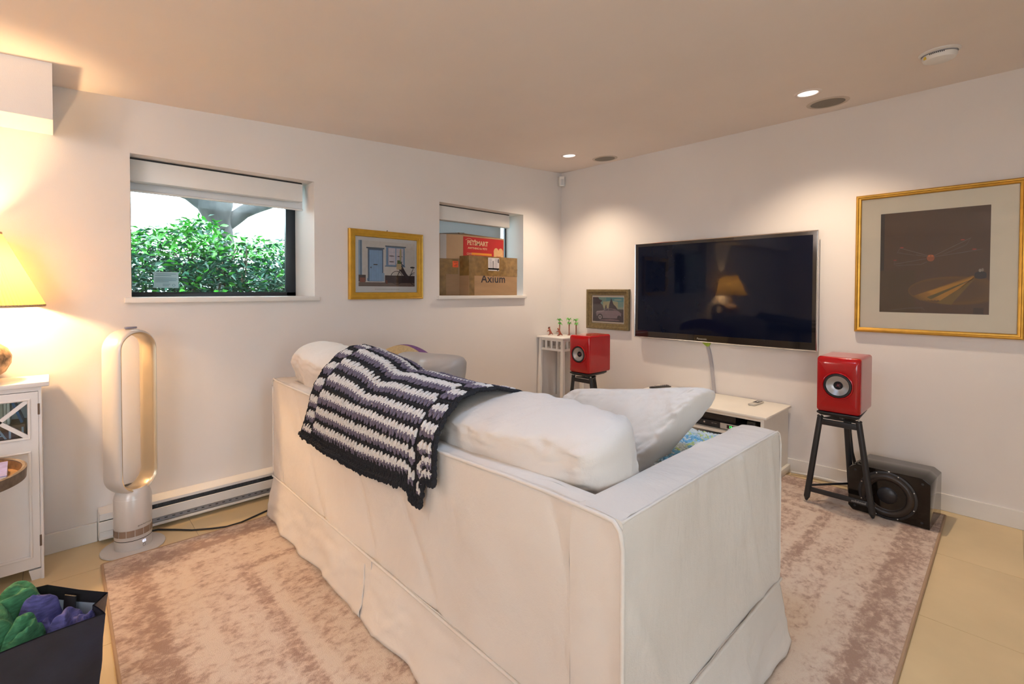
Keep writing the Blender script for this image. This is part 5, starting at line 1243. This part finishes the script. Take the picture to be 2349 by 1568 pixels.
# ------------------------------------------------------------------ ceiling fittings and sensor
def cz(y): return CH + SL * y
tilt = Vector((0, -SL, 1)).normalized()
for (x, y, lab) in ((.512, -.505, 'round recessed ceiling downlight above the corner and left speaker'), (2.207, -.51, 'round recessed ceiling downlight above the right red speaker')):
    r = thing('downlight', lab, 'light', (x, y, cz(y)), 'recessed downlights'); c = Vector((x, y, cz(y) + .0005))
    MB().lathe([(.048, -.004), (.052, -.007), (.064, -.004), (.067, 0)], c, 40, axis=tilt).build('trim_ring', M['ceil'], r, smooth=True)
    MB().lathe([(.048, -.004), (.047, -.003), (0, -.003)], c, 40, axis=tilt).build('lens', mat('lit_lens', (.9, .88, .85), .4, emit=(1, .96, .9), estr=1.1), r, smooth=True)
for (x, y, lab, R) in ((.617, -.165, 'round in-ceiling speaker grille nearest the room corner', .105), (2.235, -.225, 'round in-ceiling speaker grille above the television right end', .108)):
    r = thing('ceiling_speaker', lab, 'speaker', (x, y, cz(y)), 'in-ceiling speakers'); c = Vector((x, y, cz(y) + .0005))
    MB().lathe([(R - .022, -.004), (R - .018, -.006), (R - .004, -.004), (R, 0)], c, 48, axis=tilt).build('bezel', mat('ceil_trim', (.60, .52, .45), .6), r, smooth=True)
    MB().lathe([(R - .021, -.004), (0, -.0045)], c, 48, axis=tilt).build('grille', mat('speaker_mesh', (.30, .27, .23), .7, bump=1, bscale=600), r, smooth=True)
c = Vector((2.757, -.61, cz(-.61) + .0005)); sd = thing('smoke_alarm', 'round white smoke alarm on the ceiling at the upper right', 'alarm', c)
MB().lathe([(.073, 0), (.074, -.005), (.064, -.010)], c, 40, axis=tilt).build('mounting_plate', M['white'], sd, smooth=True)
MB().lathe([(.061, -.009), (.062, -.024), (.056, -.036), (.045, -.041), (0, -.042)], c, 48, axis=tilt).build('housing', M['white'], sd, smooth=True, angle=35)
MB().lathe([(.0615, -.012), (.063, -.014), (.0615, -.016)], c, 48, axis=tilt).build('vent_gap', mat('vent_grey', (.25, .24, .25), .6), sd, smooth=True)
av_ = math.atan2(-3.518 + .61, 3.0 - 2.757)
for k in range(9):
    a = av_ - .55 + k * .10; MB().box(-.0015, .0015, -.0015, .0015, -.003, .001).build('label_mark', M['black'], sd).matrix_basis = Matrix.Translation(c + Vector((.0622 * cos(a), .0622 * sin(a), -.021)))
o = MB().box(-.002, .002, -.006, .006, -.006, .006).build('yellow_tag', mat('yellow_tag', (.75, .55, .05), .5), sd); a = av_ - .95; o.matrix_basis = Matrix.Translation(c + Vector((.0600 * cos(a), .0600 * sin(a), -.028))) @ Matrix.Rotation(a, 4, 'Z')
se = thing('motion_sensor', 'small white motion sensor high in the room corner', 'sensor', (.03, -.03, 2.22))
m_ = MB(); m_.add([(.002, -.048, 2.185), (.048, -.002, 2.185), (.056, -.030, 2.185), (.030, -.056, 2.185), (.001, -.050, 2.275), (.050, -.001, 2.275), (.064, -.030, 2.275), (.030, -.064, 2.275)], [(3, 2, 1, 0), (4, 5, 6, 7), (0, 1, 5, 4), (1, 2, 6, 5), (2, 3, 7, 6), (3, 0, 4, 7)])
m_.build('housing', M['white'], se, bevel=.003)
o = MB().box(-.014, .014, -.003, .003, 2.195, 2.25).build('lens', mat('sensor_lens', (.62, .62, .62), .2), se, bevel=.002); o.matrix_basis = Matrix.Translation((.0465, -.0465, 0)) @ Matrix.Rotation(radians(45), 4, 'Z')

# ------------------------------------------------------------------ boxes in the second window
def carton(name, label, topv, z0, z1, m, grp=None):
    r = thing(name, label, 'box', (sum(p[0] for p in topv) / 4, sum(p[1] for p in topv) / 4, z0), 'cardboard boxes stacked in the window')
    MB().prism(topv, z0, z1).build('carton', m, r, bevel=.002, seg=1); return r
ZS = W2[2]
# lower rear box (its taped end faces the room)
r = carton('cardboard_box', 'tape-covered brown cardboard box with an orange label, lower left in the window', [(-.100, -.72), (-.185, -.72), (-.185, -1.37), (-.100, -1.152)], ZS, 1.452, M['card'])
def endface(y0x, a, b, z0, z1, off):  # patch on the slanted end face, a,b = 0..1 from front to back
    P0 = Vector((-.100, -1.152, 0)); P1 = Vector((-.185, -1.37, 0)); n = Vector((.123, -.085, 0)).normalized() * .9
    n = Vector((-(P1 - P0).y, (P1 - P0).x, 0)).normalized(); n = n if n.y < 0 else -n
    p, q = P0.lerp(P1, a) + n * off, P0.lerp(P1, b) + n * off
    return [(p.x, p.y, z0), (q.x, q.y, z0), (q.x, q.y, z1), (p.x, p.y, z1)], n
def patch(r, nm, a, b, z0, z1, m, off=.0012):
    (q, n) = endface(0, a, b, z0, z1, off); q2 = [tuple(Vector(v) - n * .001) for v in q]; return MB().hexa(q2, q).build(nm, m, r)
patch(r, 'tape', .02, .98, 1.33, 1.45, M['tape'], .0012); patch(r, 'tape', .45, .98, ZS + .005, 1.33, M['tape'], .0014)
patch(r, 'orange_label', .02, .22, 1.385, 1.435, mat('orange_label', (.95, .12, .02), .6), .0024)
for k, (a, b, z) in enumerate([(.05, .18, 1.425), (.05, .12, 1.41), (.06, .16, 1.398)]): patch(r, 'label_print', a, b, z - .002, z + .002, mat('label_ink', (.3, .05, .02), .6), .0030)
# printed pet supply carton on top
pb = carton('cardboard_box', 'open cardboard box with red printed panel on top of the stack', [(-.098, -.655), (-.185, -.655), (-.185, -1.35), (-.098, -1.128)], 1.4535, 1.652, mat('carton_tan', (.47, .31, .18), .75, bump=.08, bscale=120, var=.06))
zb, zt = 1.4535, 1.652
MB().hexa([(-.098, -1.128, zt), (-.098, -.655, zt), (-.101, -.655, zt), (-.101, -1.128, zt)], [(-.150, -1.120, zt + .022), (-.145, -.660, zt + .004), (-.148, -.660, zt + .004), (-.153, -1.120, zt + .022)]).build('flap', M['card'], pb)
MB().hexa([(-.185, -1.35, zt), (-.098, -1.128, zt), (-.100, -1.126, zt), (-.187, -1.348, zt)], [(-.185, -1.13, zt + .024), (-.140, -1.06, zt + .024), (-.142, -1.058, zt + .024), (-.187, -1.128, zt + .024)]).build('flap', M['tape'], pb)
MB().box(-.098, -.0970, -1.108, -.664, zb + .018, zt - .012).build('red_panel', mat('red_print', (.50, .018, .020), .55, var=.05), pb)
tan = mat('tan_print', (.72, .50, .30), .7)
text('lettering', 'PETSMART', .053, (-.0967, -.955, 1.590), (0, 1, 0), (0, 0, 1), tan, pb, depth=.0003, squash=.90, space=1.0, bold=.0016)
for dx in (.0, .0012, -.0012): pass
text('lettering', 'ANYTHING for PETS', .022, (-.0967, -.957, 1.548), (0, 1, 0), (0, 0, 1), tan, pb, depth=.0003, squash=1.05, bold=.0005)
text('lettering', 'GIVING', .026, (-.0967, -1.03, 1.500), (0, 1, 0), (0, 0, 1), tan, pb, depth=.0003)
A = [(circ(.5, .5, .5, .5, 24), '#dcae7a'), (circ(1.45, .5, .5, .5, 24), '#dcae7a'), ([(.02, .35), (.0, -1), (2.0, -1), (1.93, .35), (.97, .6)], '#dcae7a'), (rect(.55, -.25, 1.5, -.12), '#a0202a')]
flatart('printed_shape', A, lambda a, b, hh: (-.0970 + hh, -.777 + a * .056, 1.500 + b * .065), pb, cache, .0002, .0001)
MB().tube([(-.0965, -1.085, 1.612), (-.0965, -1.06, 1.626), (-.0965, -1.03, 1.624), (-.0965, -1.005, 1.608)], .0016, 5).lathe([(0, 0), (.007, 0), (0, .001)], (-.0968, -.985, 1.615), 10, axis=(1, 0, 0)).build('printed_ball', tan, pb)
MB().box(-.0970, -.0962, -1.02, -.80, 1.494, 1.512).build('amber_strip', mat('amber_strip', (.80, .30, .03), .5), pb)
def patch2(nm, a, b, z0, z1, m, off):
    P0 = Vector((-.098, -1.128, 0)); P1 = Vector((-.185, -1.35, 0)); n = Vector((-(P1 - P0).y, (P1 - P0).x, 0)).normalized(); n = n if n.y < 0 else -n
    p, q = P0.lerp(P1, a) + n * off, P0.lerp(P1, b) + n * off; Q = [(p.x, p.y, z0), (q.x, q.y, z0), (q.x, q.y, z1), (p.x, p.y, z1)]
    return MB().hexa([tuple(Vector(v) - n * .001) for v in Q], Q).build(nm, m, pb)
patch2('white_tape', .52, .74, zb + .002, zt - .002, M['tapewhite'], .0012); patch2('shipping_label', .76, .99, 1.49, 1.645, M['paper'], .0020)
# front box on the sill
ax_ = carton('cardboard_box', 'taped cardboard box marked Axium in dark letters, front of the window stack', [(.024, -.612), (-.097, -.612), (-.097, -1.145), (.024, -1.145)], ZS, 1.476, M['card'])
MB().box(.024, .0252, -1.143, -.613, 1.318, 1.4765).box(-.095, .0252, -1.1465, -1.145, 1.318, 1.4765).box(-.096, .0252, -1.1465, -.611, 1.4765, 1.4775).build('tape', M['tape'], ax_)
MB().box(.024, .0250, -1.143, -1.09, ZS + .003, 1.318).box(.0242, .0262, -1.12, -.612, 1.370, 1.384).build('tape', M['tape'], ax_)
text('lettering', 'Axium', .093, (.0243, -.885, 1.292), (0, 1, 0), (0, 0, 1), mat('ink_navy', (.025, .022, .035), .6), ax_, depth=.0003, squash=1.05, space=1.05, bold=.0010)
MB().box(.0252, .0262, -.945, -.825, 1.362, 1.468).build('shipping_label', mat('label_paper', (.68, .64, .66), .6), ax_)
it = [(rect(.38, .1 + .028 * k, .50, .112 + .028 * k), '#1c1c20') for k in range(24)] + [(rect(.08, .9 - .09 * k, .32, .92 - .09 * k), '#6b6770') for k in range(9)] + [(rect(.58, .9 - .09 * k, .85, .92 - .09 * k), '#6b6770') for k in range(9)] + [(rect(.88, .62, .96, .93), '#2a2a30'), (rect(.80, .02, .92, .13), '#1c1c20')]
flatart('label_print', it, lambda a, b, hh: (.0262 + hh, -.945 + a * .12, 1.362 + b * .106), ax_, cache, .0002, .00003)
